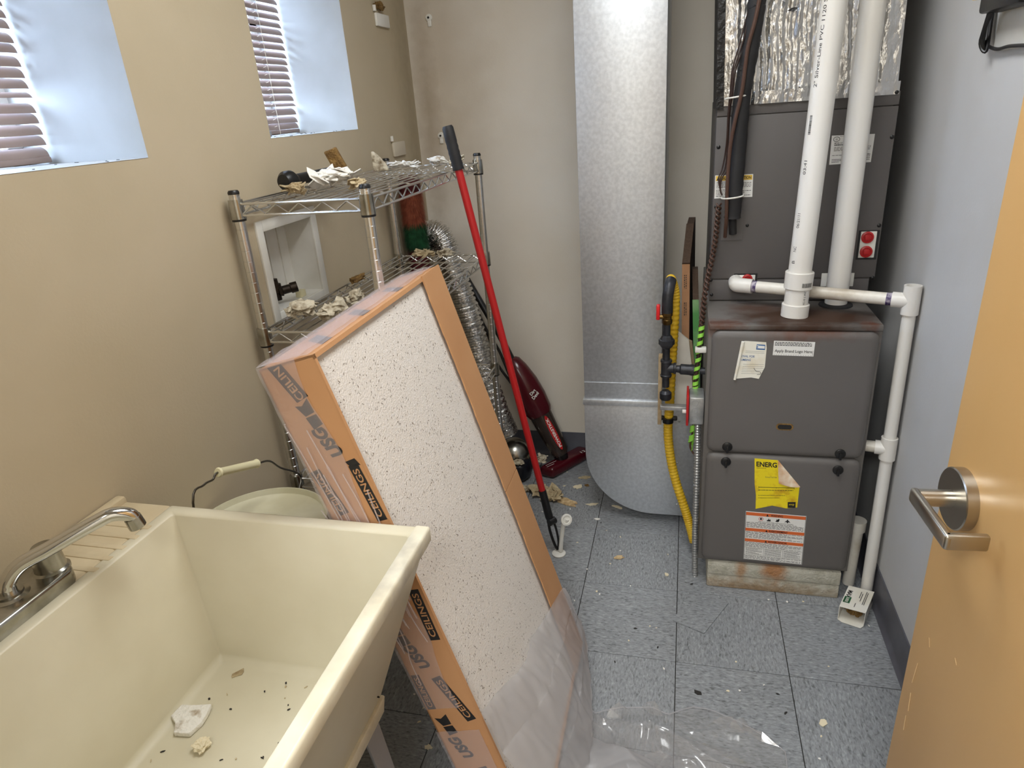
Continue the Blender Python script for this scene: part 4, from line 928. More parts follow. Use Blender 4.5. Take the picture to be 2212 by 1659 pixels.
def smallprint(P, par, a0, a1, b0, b1, n_, seed, m_='ink_grey', fill=.42, off=.0008):
    """rows of print too small to read: strokes broken into words"""
    rnd = random.Random(seed); mb = MB(); st = (b1 - b0) / n_
    for i in range(n_):
        b = b0 + st * i; a_ = a0; end = a1 if rnd.random() > .25 else a0 + (a1 - a0) * rnd.uniform(.55, .95)
        while a_ < end:
            w_ = rnd.uniform(.025, .085) * (a1 - a0); e = min(a_ + w_, end)
            mb.add([quadpt(P, a_, b, off), quadpt(P, e, b, off), quadpt(P, e, b + st * fill, off), quadpt(P, a_, b + st * fill, off)], [(0, 1, 2, 3)])
            a_ = e + rnd.uniform(.010, .02) * (a1 - a0)
    return obj('small_print', mb, m_, par)
# warning label
o, P = sticker(lo, [(1611, 1104), (1742, 1115), (1732, 1220), (1606, 1207)], 'label_white', 'warning_label'); o['label'] = 'white warning label with three orange bands'
for b0, b1, s in ((.012, .075, 'WARNING'), (.335, .395, 'AVERTISSEMENT'), (.555, .615, 'ADVERTENCIA')):
    patch(P, o, .01, .99, b0, b1, 'label_orange'); rowtext(P, o, s, .40 if s != 'WARNING' else .42, .72 if s != 'WARNING' else .62, b0 + .008, b1 - .008, 'ink', .02, .0011)
    q1 = [quadpt(P, a_, b_, .0011) for a_, b_ in ((.345, b1 - .006), (.385, b1 - .006), (.365, b0 + .006))]; obj('print_triangle', MB().prism(q1, (0, -.0001, 0)), 'ink', o)
mb = MB(); c0 = quadpt(P, .26, .13, .0009); n = 24
for rad in (.0062,): mb.tube([c0 + Vector((rad * math.cos(2 * math.pi * k / n), 0, rad * math.sin(2 * math.pi * k / n))) for k in range(n + 1)], .0006, 5)
obj('print_symbol', mb, 'red_plastic', o)
patch(P, o, .245, .275, .112, .148, 'ink', 'print_symbol')
for pts in ([(.36, .165), (.365, .13), (.375, .145), (.39, .10), (.40, .14), (.415, .115), (.425, .165)], [(.50, .16), (.52, .13), (.515, .105), (.535, .12), (.55, .10), (.57, .105), (.565, .14), (.55, .165)], [(.65, .16), (.675, .125), (.69, .12), (.69, .10), (.71, .10), (.71, .12), (.725, .125), (.75, .16), (.72, .145), (.70, .175), (.68, .145)]):
    obj('print_symbol', MB().prism([quadpt(P, a_, b_, .0009) for a_, b_ in pts], (0, -.0001, 0)), 'ink', o)
rowtext(P, o, 'FIRE, EXPLOSION AND ASPHYXIATION HAZARD', .22, .80, .182, .202, 'ink', .01)
smallprint(P, o, .02, .97, .212, .325, 6, 1); smallprint(P, o, .02, .97, .405, .545, 7, 2); smallprint(P, o, .02, .97, .625, .735, 6, 3)
for a0 in (.02, .345, .67): smallprint(P, o, a0 + .01, a0 + .29, .75, .895, 7, int(a0 * 100))
smallprint(P, o, .02, .97, .91, .985, 4, 9)
mb = MB()
for (a0, b0, a1, b1) in ((.335, .745, .339, .90), (.660, .745, .664, .90), (.01, .741, .99, .744), (.01, .900, .99, .903), (.004, .004, .010, .996), (.990, .004, .996, .996), (.004, .990, .996, .996)):
    mb.add([quadpt(P, a_, b_, .0008) for a_, b_ in ((a0, b0), (a1, b0), (a1, b1), (a0, b1))], [(0, 1, 2, 3)])
obj('print_rule', mb, 'ink', o)
# yellow energy label with its corner curled over
cs = [(1630, 990), (1680, 994), (1727, 1052), (1722, 1096), (1698, 1098), (1668, 1092), (1632, 1099), (1633, 1070), (1630, 1045)]
o = obj('energy_label', MB().prism([fp(*c) for c in cs], (0, -.0006, 0)), 'label_yellow', lo); o['label'] = 'torn yellow energy label with a curled corner'
P = [fp(1630, 990), fp(1728, 997), fp(1724, 1098), fp(1630, 1099)]
rowtext(P, o, 'ENERG', .04, .50, .055, .155, 'ink', .03); smallprint(P, o, .04, .26, .175, .195, 1, 5, 'ink'); rowtext(P, o, 'Annual Fuel Use', .24, .50, .335, .365, 'ink_grey')
mb = MB()
for (a0, b0, a1, b1) in ((.09, .555, .90, .565), (.09, .54, .097, .585), (.49, .55, .496, .58), (.893, .545, .90, .59)): mb.add([quadpt(P, a_, b_, .0008) for a_, b_ in ((a0, b0), (a1, b0), (a1, b1), (a0, b1))], [(0, 1, 2, 3)])
obj('print_rule', mb, 'ink', o); smallprint(P, o, .08, .88, .61, .635, 1, 6, 'ink'); smallprint(P, o, .08, .70, .72, .74, 1, 7, 'ink'); smallprint(P, o, .08, .60, .77, .79, 1, 8, 'ink')
patch(P, o, .76, .94, .86, .985, 'ink', 'print_logo'); rowtext(P, o, 'energy', .79, .91, .90, .94, 'label_yellow', .0, .0012)
A1, A2, A3 = fp(1680, 993), fp(1729, 1052), fp(1682, 1044)
mb = MB(); 
def curl(a_, b_):
    q1 = A1.lerp(A2, a_).lerp(A1.lerp(A3, a_), b_); return q1 + Vector((0, -.0012 - .010 * math.sin(math.pi * min(1, b_ * 1.0)) * a_ * (1 - .3 * b_), 0))
obj('curled_corner', MB().grid(10, 10, curl), 'label_back', o, smooth=True, angle=180)
# brand place-holder label
o, P = sticker(up, [(1672, 736), (1761, 739), (1757, 770), (1669, 767)], 'label_white', 'logo_label')
smallprint(P, o, .03, .93, .07, .36, 3, 12, 'ink', .5); rowtext(P, o, 'Apply Brand Logo Here', .04, .955, .58, .84, 'ink', .01)
mb = MB()
for k in range(16): mb.add([quadpt(P, a_, b_, .0008) for a_, b_ in ((.03 + .06 * k, .92), (.036 + .06 * k, .92), (.036 + .06 * k, .975), (.03 + .06 * k, .975))], [(0, 1, 2, 3)])
mb.add([quadpt(P, a_, b_, .0008) for a_, b_ in ((.968, .6), (.975, .6), (.975, .98), (.968, .98))], [(0, 1, 2, 3)]); obj('print_rule', mb, 'ink', o)
# half peeled inspection sheet
cs = [(1608, 736), (1655, 739), (1656, 752), (1652, 793), (1639, 818), (1622, 815), (1585, 818), (1590, 800)]
o = obj('inspection_sheet', MB().prism([fp(*c) + Vector((0, -.001, 0)) for c in cs], (0, -.0005, 0)), 'paper_stained', up); o['label'] = 'creased white inspection sheet with a rolled edge'
P = [fp(1603, 736), fp(1657, 740), fp(1654, 818), fp(1583, 818)]
rowtext(P, o, 'OVAL FOR', .10, .58, .36, .42, 'logo_blue', .01, .0018); rowtext(P, o, 'UMBING', .12, .46, .455, .515, 'logo_blue', .01, .0018)
patch(P, o, .60, .93, .06, .20, 'logo_blue', 'print_logo', .0016); patch(P, o, .66, .91, .09, .165, 'label_white', 'print_logo', .0019); rowtext(P, o, 'T', .62, .66, .08, .18, 'label_white', .03, .0020)
mb = MB()
for b_ in (.25, .29, .60, .66, .71, .76, .80, .85): mb.add([quadpt(P, a_, bb, .0016) for a_, bb in ((.22, b_), (.92, b_), (.92, b_ + .006), (.22, b_ + .006))], [(0, 1, 2, 3)])
obj('print_rule', mb, 'ink_grey', o)
e0, e1 = fp(1605, 737), fp(1587, 819); obj('rolled_edge', MB().tube([e0 + Vector((0, -.004, 0)), e1 + Vector((0, -.004, 0))], [.0045, .0035], 12), 'paper_stained', o, smooth=True)
mb = MB(); mb.tube(smoothpts([quadpt(P, .60, .70, .0018), quadpt(P, .68, .78, .0018), quadpt(P, .80, .80, .0018), quadpt(P, .84, .86, .0018), quadpt(P, .72, .88, .0018)], 5), .0006, 5); obj('handwriting', mb, 'ink_grey', o)
# concrete block feet: one two-course pair under the furnace
for k, (z0, lb) in enumerate(((.0, 'lower concrete cap block under the furnace, rust streaked at the floor'), (.0515, 'upper concrete cap block directly under the furnace'))):
    mb = MB(); mb.box((.397, -.268 + .004 * (1 - k), z0), (.795, -.07, z0 + .050))
    tag(obj('concrete_block', mb, 'block', bevel=.005), lb, 'block')
mb = MB(); mb.box((.397, .28, 0), (.795, .43, .1015)); tag(obj('concrete_block', mb, 'block', bevel=.005), 'concrete block under the back of the furnace', 'block')

# ================================================================== evaporator coil cabinet on the furnace
CX0, CX1, CY, CZ0, CZ1 = .374, .832, -.030, .902, 1.468
cc = thing('coil_cabinet', 'dark grey evaporator coil cabinet stacked on the furnace', 'cabinet', (.6, .2, CZ0))
obj('casing', MB().box((CX0, CY + .006, CZ0), (CX1 - .012, FYB, CZ1)), 'coil_grey', cc, bevel=.002)
obj('front_panel', MB().box((CX0 - .002, CY, .972), (CX1, CY + .007, 1.432)), 'coil_grey', cc, bevel=.002)
obj('top_strip', MB().box((CX0 - .001, CY + .001, 1.434), (CX1, CY + .007, 1.468)), 'coil_grey', cc, bevel=.002)
obj('base_strip', MB().box((CX0, CY + .002, .904), (CX1 - .014, CY + .007, .968)), 'coil_grey', cc, bevel=.002)
def cpx(u, v): return at(u, v, 'y', CY)
for (u, v, rr_) in ((1557, 228, .006), (1937, 199, .006), (1658, 219, .003), (1552, 318, .006), (1927, 296, .006), (1614, 487, .005), (1547, 447, .006), (1899, 487, .006), (1535, 605, .006), (1885, 600, .006), (1537, 637, .005)):
    q_ = cpx(u, v); p, r = lathe_path(q_ + Vector((0, .001, 0)), (0, -1, 0), [(0, rr_), (.002, rr_ * .9), (.004, rr_ * .4), (.0041, .0001)]); obj('screw', MB().tube(p, r, 12), 'black_plastic', cc, smooth=True)
def cbox(u0, v0, u1, v1, th, m_, name, par, bev=.0, off=0.):
    a_, b_ = cpx(u0, v0), cpx(u1, v1)
    return obj(name, MB().box((a_.x, CY - off - th, b_.z), (b_.x, CY - off, a_.z)), m_, par, bevel=bev)
k = cbox(1560, 456, 1603, 518, .002, 'coil_grey', 'port_cover', cc, .0)
k = cbox(1860, 500, 1887, 556, .003, 'white_plastic', 'drain_plate', cc, .001); cbox(1856, 498, 1892, 560, .0015, 'ink', 'gasket', cc)
for (u, v) in ((1873, 512), (1870, 543)):
    p, r = lathe_path(cpx(u, v) + Vector((0, -.003, 0)), (0, -1, 0), [(0, .0165), (.004, .0165), (.0055, .012), (.003, .011), (.003, .0001)]); pl = obj('drain_plug', MB().tube(p, r, 24), 'red_plastic', k, smooth=True)
    q_ = cpx(u, v); obj('plug_square', MB().box((q_.x - .007, q_.y - .010, q_.z - .007), (q_.x + .007, q_.y - .003, q_.z + .007)), 'red_plastic', pl, bevel=.001)
k = cbox(1590, 594, 1630, 616, .003, 'white_plastic', 'drain_plate', cc, .001); cbox(1586, 591, 1634, 620, .0015, 'ink', 'gasket', cc)
p, r = lathe_path(cpx(1614, 602) + Vector((0, -.003, 0)), (0, -1, 0), [(0, .015), (.004, .015), (.0055, .010), (.003, .009), (.003, .0001)]); obj('drain_plug', MB().tube(p, r, 24), 'red_plastic', k, smooth=True)
k = cbox(1775, 590, 1842, 618, .003, 'white_plastic', 'drain_plate', cc, .001)
# labels of the coil cabinet
def csticker(corners, m_, name):
    P = [cpx(*c) + Vector((0, 0, 0)) for c in corners]; return obj(name, MB().prism(P, (0, -.0006, 0)), m_, cc), P
o, P = csticker([(1545, 379), (1627, 376), (1625, 425), (1543, 429)], 'label_white', 'attention_label')
patch(P, o, .02, .98, .03, .24, 'label_amber'); rowtext(P, o, 'ATTENTION', .50, .95, .075, .20, 'ink', .02, .0012); rowtext(P, o, 'CAUTION', .16, .46, .075, .20, 'ink', .02, .0012)
obj('print_triangle', MB().prism([quadpt(P, a_, b_, .0010) for a_, b_ in ((.04, .22), (.13, .22), (.085, .05))], (0, -.0001, 0)), 'ink', o)
smallprint(P, o, .04, .96, .29, .58, 5, 31); smallprint(P, o, .04, .96, .63, .96, 5, 32)
o, P = csticker([(1797, 293), (1890, 289), (1881, 350), (1791, 356)], 'label_white', 'rating_label')
c0 = quadpt(P, .12, .13, .0009); mb = MB().tube([c0 + Vector((.008 * math.cos(2 * math.pi * k / 16), 0, .006 * math.sin(2 * math.pi * k / 16))) for k in range(17)], .0006, 5); obj('print_symbol', mb, 'ink', o)
rowtext(P, o, 'UL', .10, .145, .10, .16, 'ink', .02); rowtext(P, o, 'MODEL NO', .08, .27, .24, .29, 'ink', .02); smallprint(P, o, .08, .34, .31, .36, 1, 33, 'ink', .8); smallprint(P, o, .08, .95, .40, .56, 4, 34); smallprint(P, o, .05, .95, .68, .72, 1, 35)
smallprint(P, o, .05, .28, .82, .96, 3, 36, 'ink'); smallprint(P, o, .8, .96, .70, .94, 4, 37, 'ink'); smallprint(P, o, .20, .80, .03, .06, 1, 38, 'ink')

# ================================================================== foil wrapped plenum above the coil
pl = thing('foil_plenum', 'plenum wrapped in crinkled silver foil insulation above the coil cabinet', 'plenum', (.6, .2, CZ1))
def foilface(P00, P10, P01, nrm, nu, nv_, sd):
    P00, P10, P01, nrm = map(Vector, (P00, P10, P01, nrm)); H = (P01 - P00).length; Wd = (P10 - P00).length
    def fn(a_, b_):
        q_ = P00 + (P10 - P00) * a_ + (P01 - P00) * b_; x = a_ * Wd; z = b_ * H
        pleat = abs(noise.noise(Vector((x * 60 + .6 * noise.noise(Vector((x * 9, z * 8, sd))), z * 1.4, sd))))
        d = .007 * (1 - pleat * 2) + .0025 * noise.noise(Vector((x * 90, z * 60, sd))) + .008 * noise.noise(Vector((x * 6, z * 4, sd)))
        e_ = min(1, 12 * min(a_, 1 - a_) + .1)
        return q_ + nrm * d * e_
    return MB().grid(nu, nv_, fn)
zt0, zt1 = CZ1 - .004, ZC
mb = foilface((.388, -.018, zt0), (.826, -.018, zt0), (.358, -.028, zt1), (0, -1, 0), 120, 140, 1.)
mb.grid(1, 1, lambda a_, b_: Vector((.826 - .03 * b_, -.018 + a_ * .40, zt0 + (zt1 - zt0) * b_))); mb.grid(1, 1, lambda a_, b_: Vector((.388 - .03 * b_, -.018 + a_ * .40, zt0 + (zt1 - zt0) * b_))); mb.grid(1, 1, lambda a_, b_: Vector((.388 + a_ * .438, -.018 + b_ * .40, zt0)))
obj('foil_jacket', mb, 'foil', pl, smooth=True, angle=60)
obj('foil_tape', foilface((.386, -.030, zt0 - .004), (.828, -.030, zt0 - .004), (.386, -.032, zt0 + .028), (0, -1, 0), 80, 6, 5.), 'foil', pl, smooth=True, angle=60)
obj('mastic_edge', MB().obox((.370, -.034, zt0 - .012), (.020, 0, 0), (0, .25, 0), (-.028, -.006, .98)), 'black_mastic', pl)
obj('foil_tear', flake((0, 0, 0), .012, .006, .001, 44, 9), 'black_mastic', pl).matrix_basis = Matrix.Translation(at(1713, 20, 'y', -.033)) @ Matrix.Rotation(math.pi / 2, 4, 'X')

# ================================================================== PVC pipes
def cyl_text(body, base, axis, rad, ang_dir, along, across_h, w_, m_, par, bold=.0):
    """lettering that reads up a pipe, bent round it"""
    me = flat_text(body, (0, 0, 0), (1, 0, 0), (0, 1, 0), w_, across_h, bold); ax = Vector(axis).normalized(); f_ = Vector(ang_dir); f_ = (f_ - ax * f_.dot(ax)).normalized(); s_ = ax.cross(f_)
    for v in me.vertices:
        th = v.co.y / rad; v.co = Vector(base) + ax * (along + v.co.x) + (f_ * math.cos(th) - s_ * math.sin(th)) * (rad + .0004)
    return obj('lettering', me, m_, par)
vb = Vector((.601, -.178, FZ1)); vt_ = at(1803, 0, 'y', -.155); vax = (vt_ - vb).normalized()
ve = thing('vent_pipe', 'front white PVC flue pipe with couplings rising from the furnace top', 'pipe', vb)
vtop = vb + vax * ((ZC - vb.z) / vax.z)
obj('pipe', MB().tube([vb + vax * .10, vtop], .0302, 32), 'pvc', ve, smooth=True)
p, r = lathe_path(vb, vax, [(0, .0365), (.034, .0365), (.036, .0345), (.036, .031)]); obj('flue_collar', MB().tube(p, r, 32), 'pvc', ve, smooth=True)
p, r = lathe_path(vb, vax, [(.034, .0318), (.085, .0318)]); obj('stub', MB().tube(p, r, 32), 'pvc', ve, smooth=True)
p, r = lathe_path(vb, vax, [(.078, .034), (.080, .0368), (.124, .0375), (.126, .036), (.126, .0302)]); co = obj('coupling', MB().tube(p, r, 32), 'pvc', ve, smooth=True)
tocam = C - vb; tocam.z = 0; lf = Vector((-tocam.y, tocam.x, 0)); lf = -lf if lf.dot(RX) > 0 else lf
dl = (tocam.normalized() * .75 + lf.normalized() * .65); dr_ = (tocam.normalized() * .72 - lf.normalized() * .6)
for s, al, w_ in (('B', .155, .008), ('NC', .190, .014), ('06/21/11', .265, .038), ('03:41', .400, .034), ('2" Silver-Line PVC 1120 SCH', .70, .22)):
    cyl_text(s, vb, vax, .0302, dl, al, .009 if len(s) < 20 else .010, w_, 'ink', ve, .0)
def barcode(base, ax, rad, dirn, a0, ln, h, par, n_, seed, vertical):
    rnd = random.Random(seed); mb = MB(); ax = Vector(ax).normalized(); f_ = Vector(dirn); f_ = (f_ - ax * f_.dot(ax)).normalized(); s_ = ax.cross(f_); x = 0
    def pt(a_, t_): th = t_ / rad; return Vector(base) + ax * a_ + (f_ * math.cos(th) - s_ * math.sin(th)) * (rad + .0004)
    while x < ln:
        w_ = rnd.choice((.0006, .0009, .0014))
        if vertical: mb.add([pt(a0 + x, -h / 2), pt(a0 + x + w_, -h / 2), pt(a0 + x + w_, h / 2), pt(a0 + x, h / 2)], [(0, 1, 2, 3)])
        else: mb.add([pt(a0, x - ln / 2), pt(a0, x + w_ - ln / 2), pt(a0 + h, x + w_ - ln / 2), pt(a0 + h, x - ln / 2)], [(0, 1, 2, 3)])
        x += w_ + rnd.choice((.0006, .001))
    return obj('barcode', mb, 'ink', par)
barcode(vb, vax, .0302, dl, .480, .045, .007, ve, 0, 3, True)
barcode(vb, vax, .0376, dr_, .088, .030, .012, co, 0, 4, False); cyl_text('IC-0 | AST', vb, vax, .0318, dr_ * 1., .060, .007, .042, 'ink', ve)
cyl_text('LISTED', vb, vax, .0302, (dl + tocam.normalized()) , 1.0, .006, .03, 'ink_grey', ve)
ib = Vector((.727, -.072, FZ1)); it_ = at(1887, 0, 'y', -.085); iax = (it_ - ib).normalized()
ie = thing('intake_pipe', 'rear white PVC intake pipe beside the flue pipe in front of the coil cabinet', 'pipe', ib)
obj('pipe', MB().tube([ib + iax * .004, ib + iax * ((ZC - ib.z) / iax.z)], .0302, 32), 'pvc', ie, smooth=True)
p, r = lathe_path(ib, (0, 0, 1), [(0, .046), (.004, .045), (.007, .036), (.0075, .031)]); obj('rubber_seal', MB().tube(p, r, 32), 'black_rubber', ie, smooth=True)
# condensate drain
cd = thing('condensate_drain', 'thin white PVC condensate drain with elbow and tees running down the right wall', 'pipe', (.868, -.255, 0))
R1 = .0167; h0 = Vector((.449, -.058, .960)); tee = Vector((.878, -.220, .955)); hx = (tee - h0).normalized()
ep = smoothpts([Vector((.449, CY, .963)), Vector((.449, CY - .02, .962)), h0 + hx * .004, h0 + hx * .030, h0 + hx * .048], 6); obj('elbow', MB().tube(ep, .0215, 20), 'pvc', cd, smooth=True)
obj('branch_pipe', MB().tube([h0 + hx * .04, tee - hx * .02], R1, 20), 'pvc_dirty', cd, smooth=True)
p, r = lathe_path(h0 + hx * .047, hx, [(0, R1 + .0005), (.014, R1 + .0005)]); obj('primer_band', MB().tube(p, r, 20), 'purple_primer', cd, smooth=True)
p, r = lathe_path(tee - hx * .058, hx, [(0, R1 + .0005), (.016, R1 + .0005)]); obj('primer_band', MB().tube(p, r, 20), 'purple_primer', cd, smooth=True)
foot = Vector((.877, -.246, .003)); dz = (tee - foot).normalized()
def fit_tee(c, ax, br, up=.036, dn=.036, out=.042, opn=False):
    prof = [(-dn, .0215), (up, .0215)] + ([(up, .0168), (up - .03, .0168)] if opn else [])
    p, r = lathe_path(c, ax, prof); mb = MB().tube(p, r, 24, cap=True); p, r = lathe_path(c, br, [(0, .0205), (out, .0205), (out + .0002, .0165)]); mb.tube(p, r, 24); return mb
obj('tee', fit_tee(tee, dz, -hx, .042, .036, .045, True), 'pvc', cd, smooth=True)
obj('riser', MB().tube([foot, tee - dz * .03], R1, 20), 'pvc', cd, smooth=True)
t2 = at(1925, 975, 'y', -.25); t2 = foot + dz * ((t2.z - foot.z) / dz.z); br2 = Vector((-1, .25, -.03)).normalized()
obj('tee', fit_tee(t2, dz, br2, .034, .034, .034), 'pvc', cd, smooth=True)
p, r = lathe_path(t2 + br2 * .030, br2, [(0, R1), (.06, R1)]); obj('side_stub', MB().tube(p, r, 20), 'pvc_dirty', cd, smooth=True)
pt_ = thing('pipe_trap', 'dirty white PVC trap fitting low beside the right flank of the furnace', 'pipe', (.836, -.16, .05))
q0 = Vector((.842, -.185, .245)); p, r = lathe_path(q0, (-.01, 0, -1), [(0, .024), (.035, .024), (.037, .019), (.135, .018), (.24, .018)]); obj('trap_body', MB().tube(p, r, 20), 'pvc_dirty', pt_, smooth=True)

# ================================================================== refrigerant line and thermostat wires
ls = thing('refrigerant_line', 'black foam insulated refrigerant line tied with brown cable down the coil cabinet', 'pipe', at(1580, 490, 'y', -.06))
lp = [at(1650, -60, 'y', -.075), at(1634, 20, 'y', -.075), at(1618, 120, 'y', -.072), at(1603, 210, 'y', -.068), at(1594, 320, 'y', -.064), at(1586, 420, 'y', -.062), at(1582, 470, 'y', -.058)]
top = lp[0] + (lp[0] - lp[1]).normalized() * .9; top.z = min(top.z, ZC)
lpp = smoothpts([top] + lp, 8); obj('insulation', MB().tube(lpp, [.0225 + .0018 * noise.noise(Vector((i * .9, 0, 0))) for i in range(len(lpp))], 20), 'black_rubber', ls, smooth=True)
obj('copper_end', MB().tube([lp[-1] - Vector((0, -.01, -.02)), at(1583, 505, 'y', -.038)], .011, 14), 'black_rubber', ls, smooth=True)
obj('torn_flap', chunk(at(1606, 180, 'y', -.085), (.012, .005, .022), 3, .4), 'black_rubber', ls)
bw = [at(1648, -40, 'y', -.102), at(1632, 40, 'y', -.102), at(1616, 100, 'y', -.100), at(1609, 150, 'y', -.098), at(1602, 200, 'y', -.096), at(1588, 260, 'y', -.094), at(1577, 320, 'y', -.090), at(1571, 400, 'y', -.088), at(1569, 470, 'y', -.078), at(1566, 512, 'y', -.05)]
obj('brown_cable', MB().tube(smoothpts(bw, 8), .0052, 10), 'brown_wire', ls, smooth=True)
for k, (du_, y) in enumerate(((0, -.086), (6, -.082), (-6, -.08))):
    pts = [at(1628 + du_, 0, 'y', y), at(1605 + du_, 90, 'y', y), at(1586 + du_ * .6, 150, 'y', y), at(1580 + du_ * .5, 205, 'y', y), at(1575 + du_ * .3, 240, 'y', y + .01), at(1571 + du_ * .3, 310, 'y', -.05), at(1567 + du_, 360, 'y', -.046), at(1556 + du_ * .6, 385, 'y', -.05), at(1556, 410, 'y', -.05), at(1560, 422, 'y', -.055)]
    obj('thin_wire', MB().tube(smoothpts(pts, 6), .0019, 8), 'brown_dark', ls, smooth=True)
for (u, v, k) in ((1592, 209, 0), (1582, 425, 1)):
    q_ = at(u, v, 'y', -.066); n = 24; pts = [q_ + Vector((.030 * math.cos(2 * math.pi * i / n), .029 * math.sin(2 * math.pi * i / n), .003 * math.cos(2 * math.pi * i / n))) for i in range(n + 1)]
    obj('cable_tie', MB().tube(pts, .0024, 6), 'white_plastic', ls, smooth=True)
# coiled control wire and green spiral wrap down the furnace side
cw = thing('control_wire', 'twisted brown control wire hanging beside the furnace into a green spiral wrap', 'wire', at(1500, 940, 'y', -.19))
ax_ = [at(1553, 440, 'y', -.052), at(1549, 480, 'y', -.052), at(1545, 520, 'y', -.055), at(1538, 560, 'y', -.06), at(1529, 600, 'y', -.08), at(1522, 640, 'y', -.11), at(1518, 680, 'y', -.13), at(1514, 715, 'y', -.14)]
axs = smoothpts(ax_, 26)
for ph in (0, math.pi):
    pts = []
    for i, q_ in enumerate(axs):
        t_ = i * .47 + ph; pts.append(q_ + Vector((.0062 * math.cos(t_), .0062 * math.sin(t_), 0)))
    obj('twisted_strand', MB().tube(pts, .0030, 7), 'brown_wire', cw, smooth=True)
gx = [at(1516, 705, 'y', -.15), at(1512, 740, 'y', -.16), at(1508, 780, 'y', -.165), at(1503, 820, 'y', -.17), at(1502, 845, 'y', -.172)]
def helixwrap(pts, rad, turns, wd, name, par):
    P = smoothpts(pts, 40); N = len(P); mb = MB(); vs = []
    for i, q_ in enumerate(P):
        t_ = 2 * math.pi * turns * i / N; d = (P[min(i + 1, N - 1)] - P[max(i - 1, 0)]).normalized(); u_ = d.orthogonal().normalized(); u_ = (Vector((1, 0, 0)) - d * d.x).normalized(); w2 = d.cross(u_)
        o_ = (u_ * math.cos(t_) + w2 * math.sin(t_)) * rad; vs += [q_ + o_ - d * wd, q_ + o_ + d * wd]
    mb.add(vs, [(2 * i, 2 * i + 1, 2 * i + 3, 2 * i + 2) for i in range(N - 1)])
    return obj(name, mb, 'green_wrap', par, smooth=True, angle=180)
helixwrap(gx, .0088, 9, .0062, 'spiral_wrap', cw); obj('wire_core', MB().tube(smoothpts(gx, 8), .006, 10), 'brown_dark', cw, smooth=True)
gx2 = [at(1497, 918, 'y', -.205), at(1495, 940, 'y', -.205), at(1491, 965, 'y', -.205)]
helixwrap(gx2, .0085, 2.2, .0115, 'spiral_wrap', cw); obj('wire_core', MB().tube(smoothpts(gx2 + [at(1501, 982, 'y', -.21), at(1512, 975, 'y', -.225)], 8), .003, 8), 'brown_wire', cw, smooth=True)
q_ = at(1512, 755, 'y', -.165); obj('wire_clamp', MB().box((q_.x - .014, q_.y - .012, q_.z - .007), (FX0, q_.y + .012, q_.z + .007)), 'white_plastic', cw, bevel=.002)

# ================================================================== gas piping
GY = -.15; gx_ = .251
gp = thing('gas_pipe', 'black iron gas pipe with red shutoff handle left of the furnace', 'pipe', (gx_, GY, .6))
def gz(v): return at(1440, v, 'y', GY).z
ztop = gz(640); zt_ = gz(795)
obj('riser', MB().tube([(gx_, GY, gz(835)), (gx_, GY, gz(660))], .0107, 18), 'black_iron', gp, smooth=True)
obj('top_elbow', MB().tube(smoothpts([(gx_, GY, gz(675)), (gx_, GY, gz(645)), (gx_ + .004, GY + .010, gz(622)), (gx_ + .008, GY + .034, gz(612))], 6), .0165, 18), 'black_iron', gp, smooth=True)
p, r = lathe_path((gx_, GY, gz(700)), (0, 0, 1), [(0, .0135), (.004, .0155), (.014, .0155), (.016, .013), (.024, .013), (.026, .0155), (.038, .0155), (.042, .0135)]); vl = obj('ball_valve', MB().tube(p, r, 8), 'brass', gp, smooth=True)
p, r = lathe_path((gx_, GY, gz(684)), (-1, -.1, 0), [(0, .008), (.022, .007)]); obj('valve_stem', MB().tube(p, r, 12), 'brass', vl, smooth=True)
obj('valve_handle', MB().box((gx_ - .032, GY - .010, gz(690)), (gx_ - .021, GY + .010, gz(658))), 'red_valve', vl, bevel=.003)
p, r = lathe_path((gx_, GY, gz(752)), (0, 0, 1), [(0, .013), (.004, .017), (.012, .021), (.013, .024), (.028, .024), (.029, .020), (.038, .016), (.042, .013)]); obj('union', MB().tube(p, r, 8), 'black_iron', gp)
tee_ = MB(); p, r = lathe_path((gx_, GY, zt_), (0, 0, 1), [(-.028, .0168), (-.022, .0180), (-.020, .0155), (.020, .0155), (.022, .0180), (.028, .0168)]); tee_.tube(p, r, 18); p, r = lathe_path((gx_, GY, zt_), (1, 0, 0), [(0, .0155), (.022, .0155), (.024, .018), (.030, .0175)]); tee_.tube(p, r, 18)
obj('tee', tee_, 'black_iron', gp, smooth=True)
p, r = lathe_path((gx_, GY, zt_), (1, 0, -.06), [(.030, .0107), (.040, .012), (.044, .0165), (.070, .0165), (.076, .0180), (.084, .0170), (.084, .0107), (FX0 - gx_ + .004, .0107)]); obj('branch', MB().tube(p, r, 18), 'black_iron', gp, smooth=True)
p, r = lathe_path((gx_, GY, gz(862)), (0, 0, 1), [(0, .016), (.004, .0185), (.022, .0185), (.025, .015), (.03, .0107)]); obj('drip_cap', MB().tube(p, r, 18), 'black_iron', gp, smooth=True)
cs_ = thing('gas_hose', 'yellow corrugated gas hose curving down behind the black iron pipe', 'hose', at(1497, 1170, 'y', -.10))
cpth = smoothpts([(gx_ + .008, GY + .03, gz(612)), at(1450, 606, 'y', -.085), at(1458, 640, 'y', -.075), at(1455, 720, 'y', -.07), at(1450, 800, 'y', -.065), at(1446, 880, 'y', -.055), at(1443, 930, 'y', -.055), at(1448, 985, 'y', -.06), at(1460, 1040, 'y', -.07), at(1478, 1095, 'y', -.085), at(1490, 1135, 'y', -.10), at(1499, 1170, 'y', -.11)], 34)
obj('jacket', MB().tube(cpth, [.0148 + (.0008 if i % 4 < 2 else -.0006) for i in range(len(cpth))], 16), 'yellow_csst', cs_, smooth=True, angle=60)
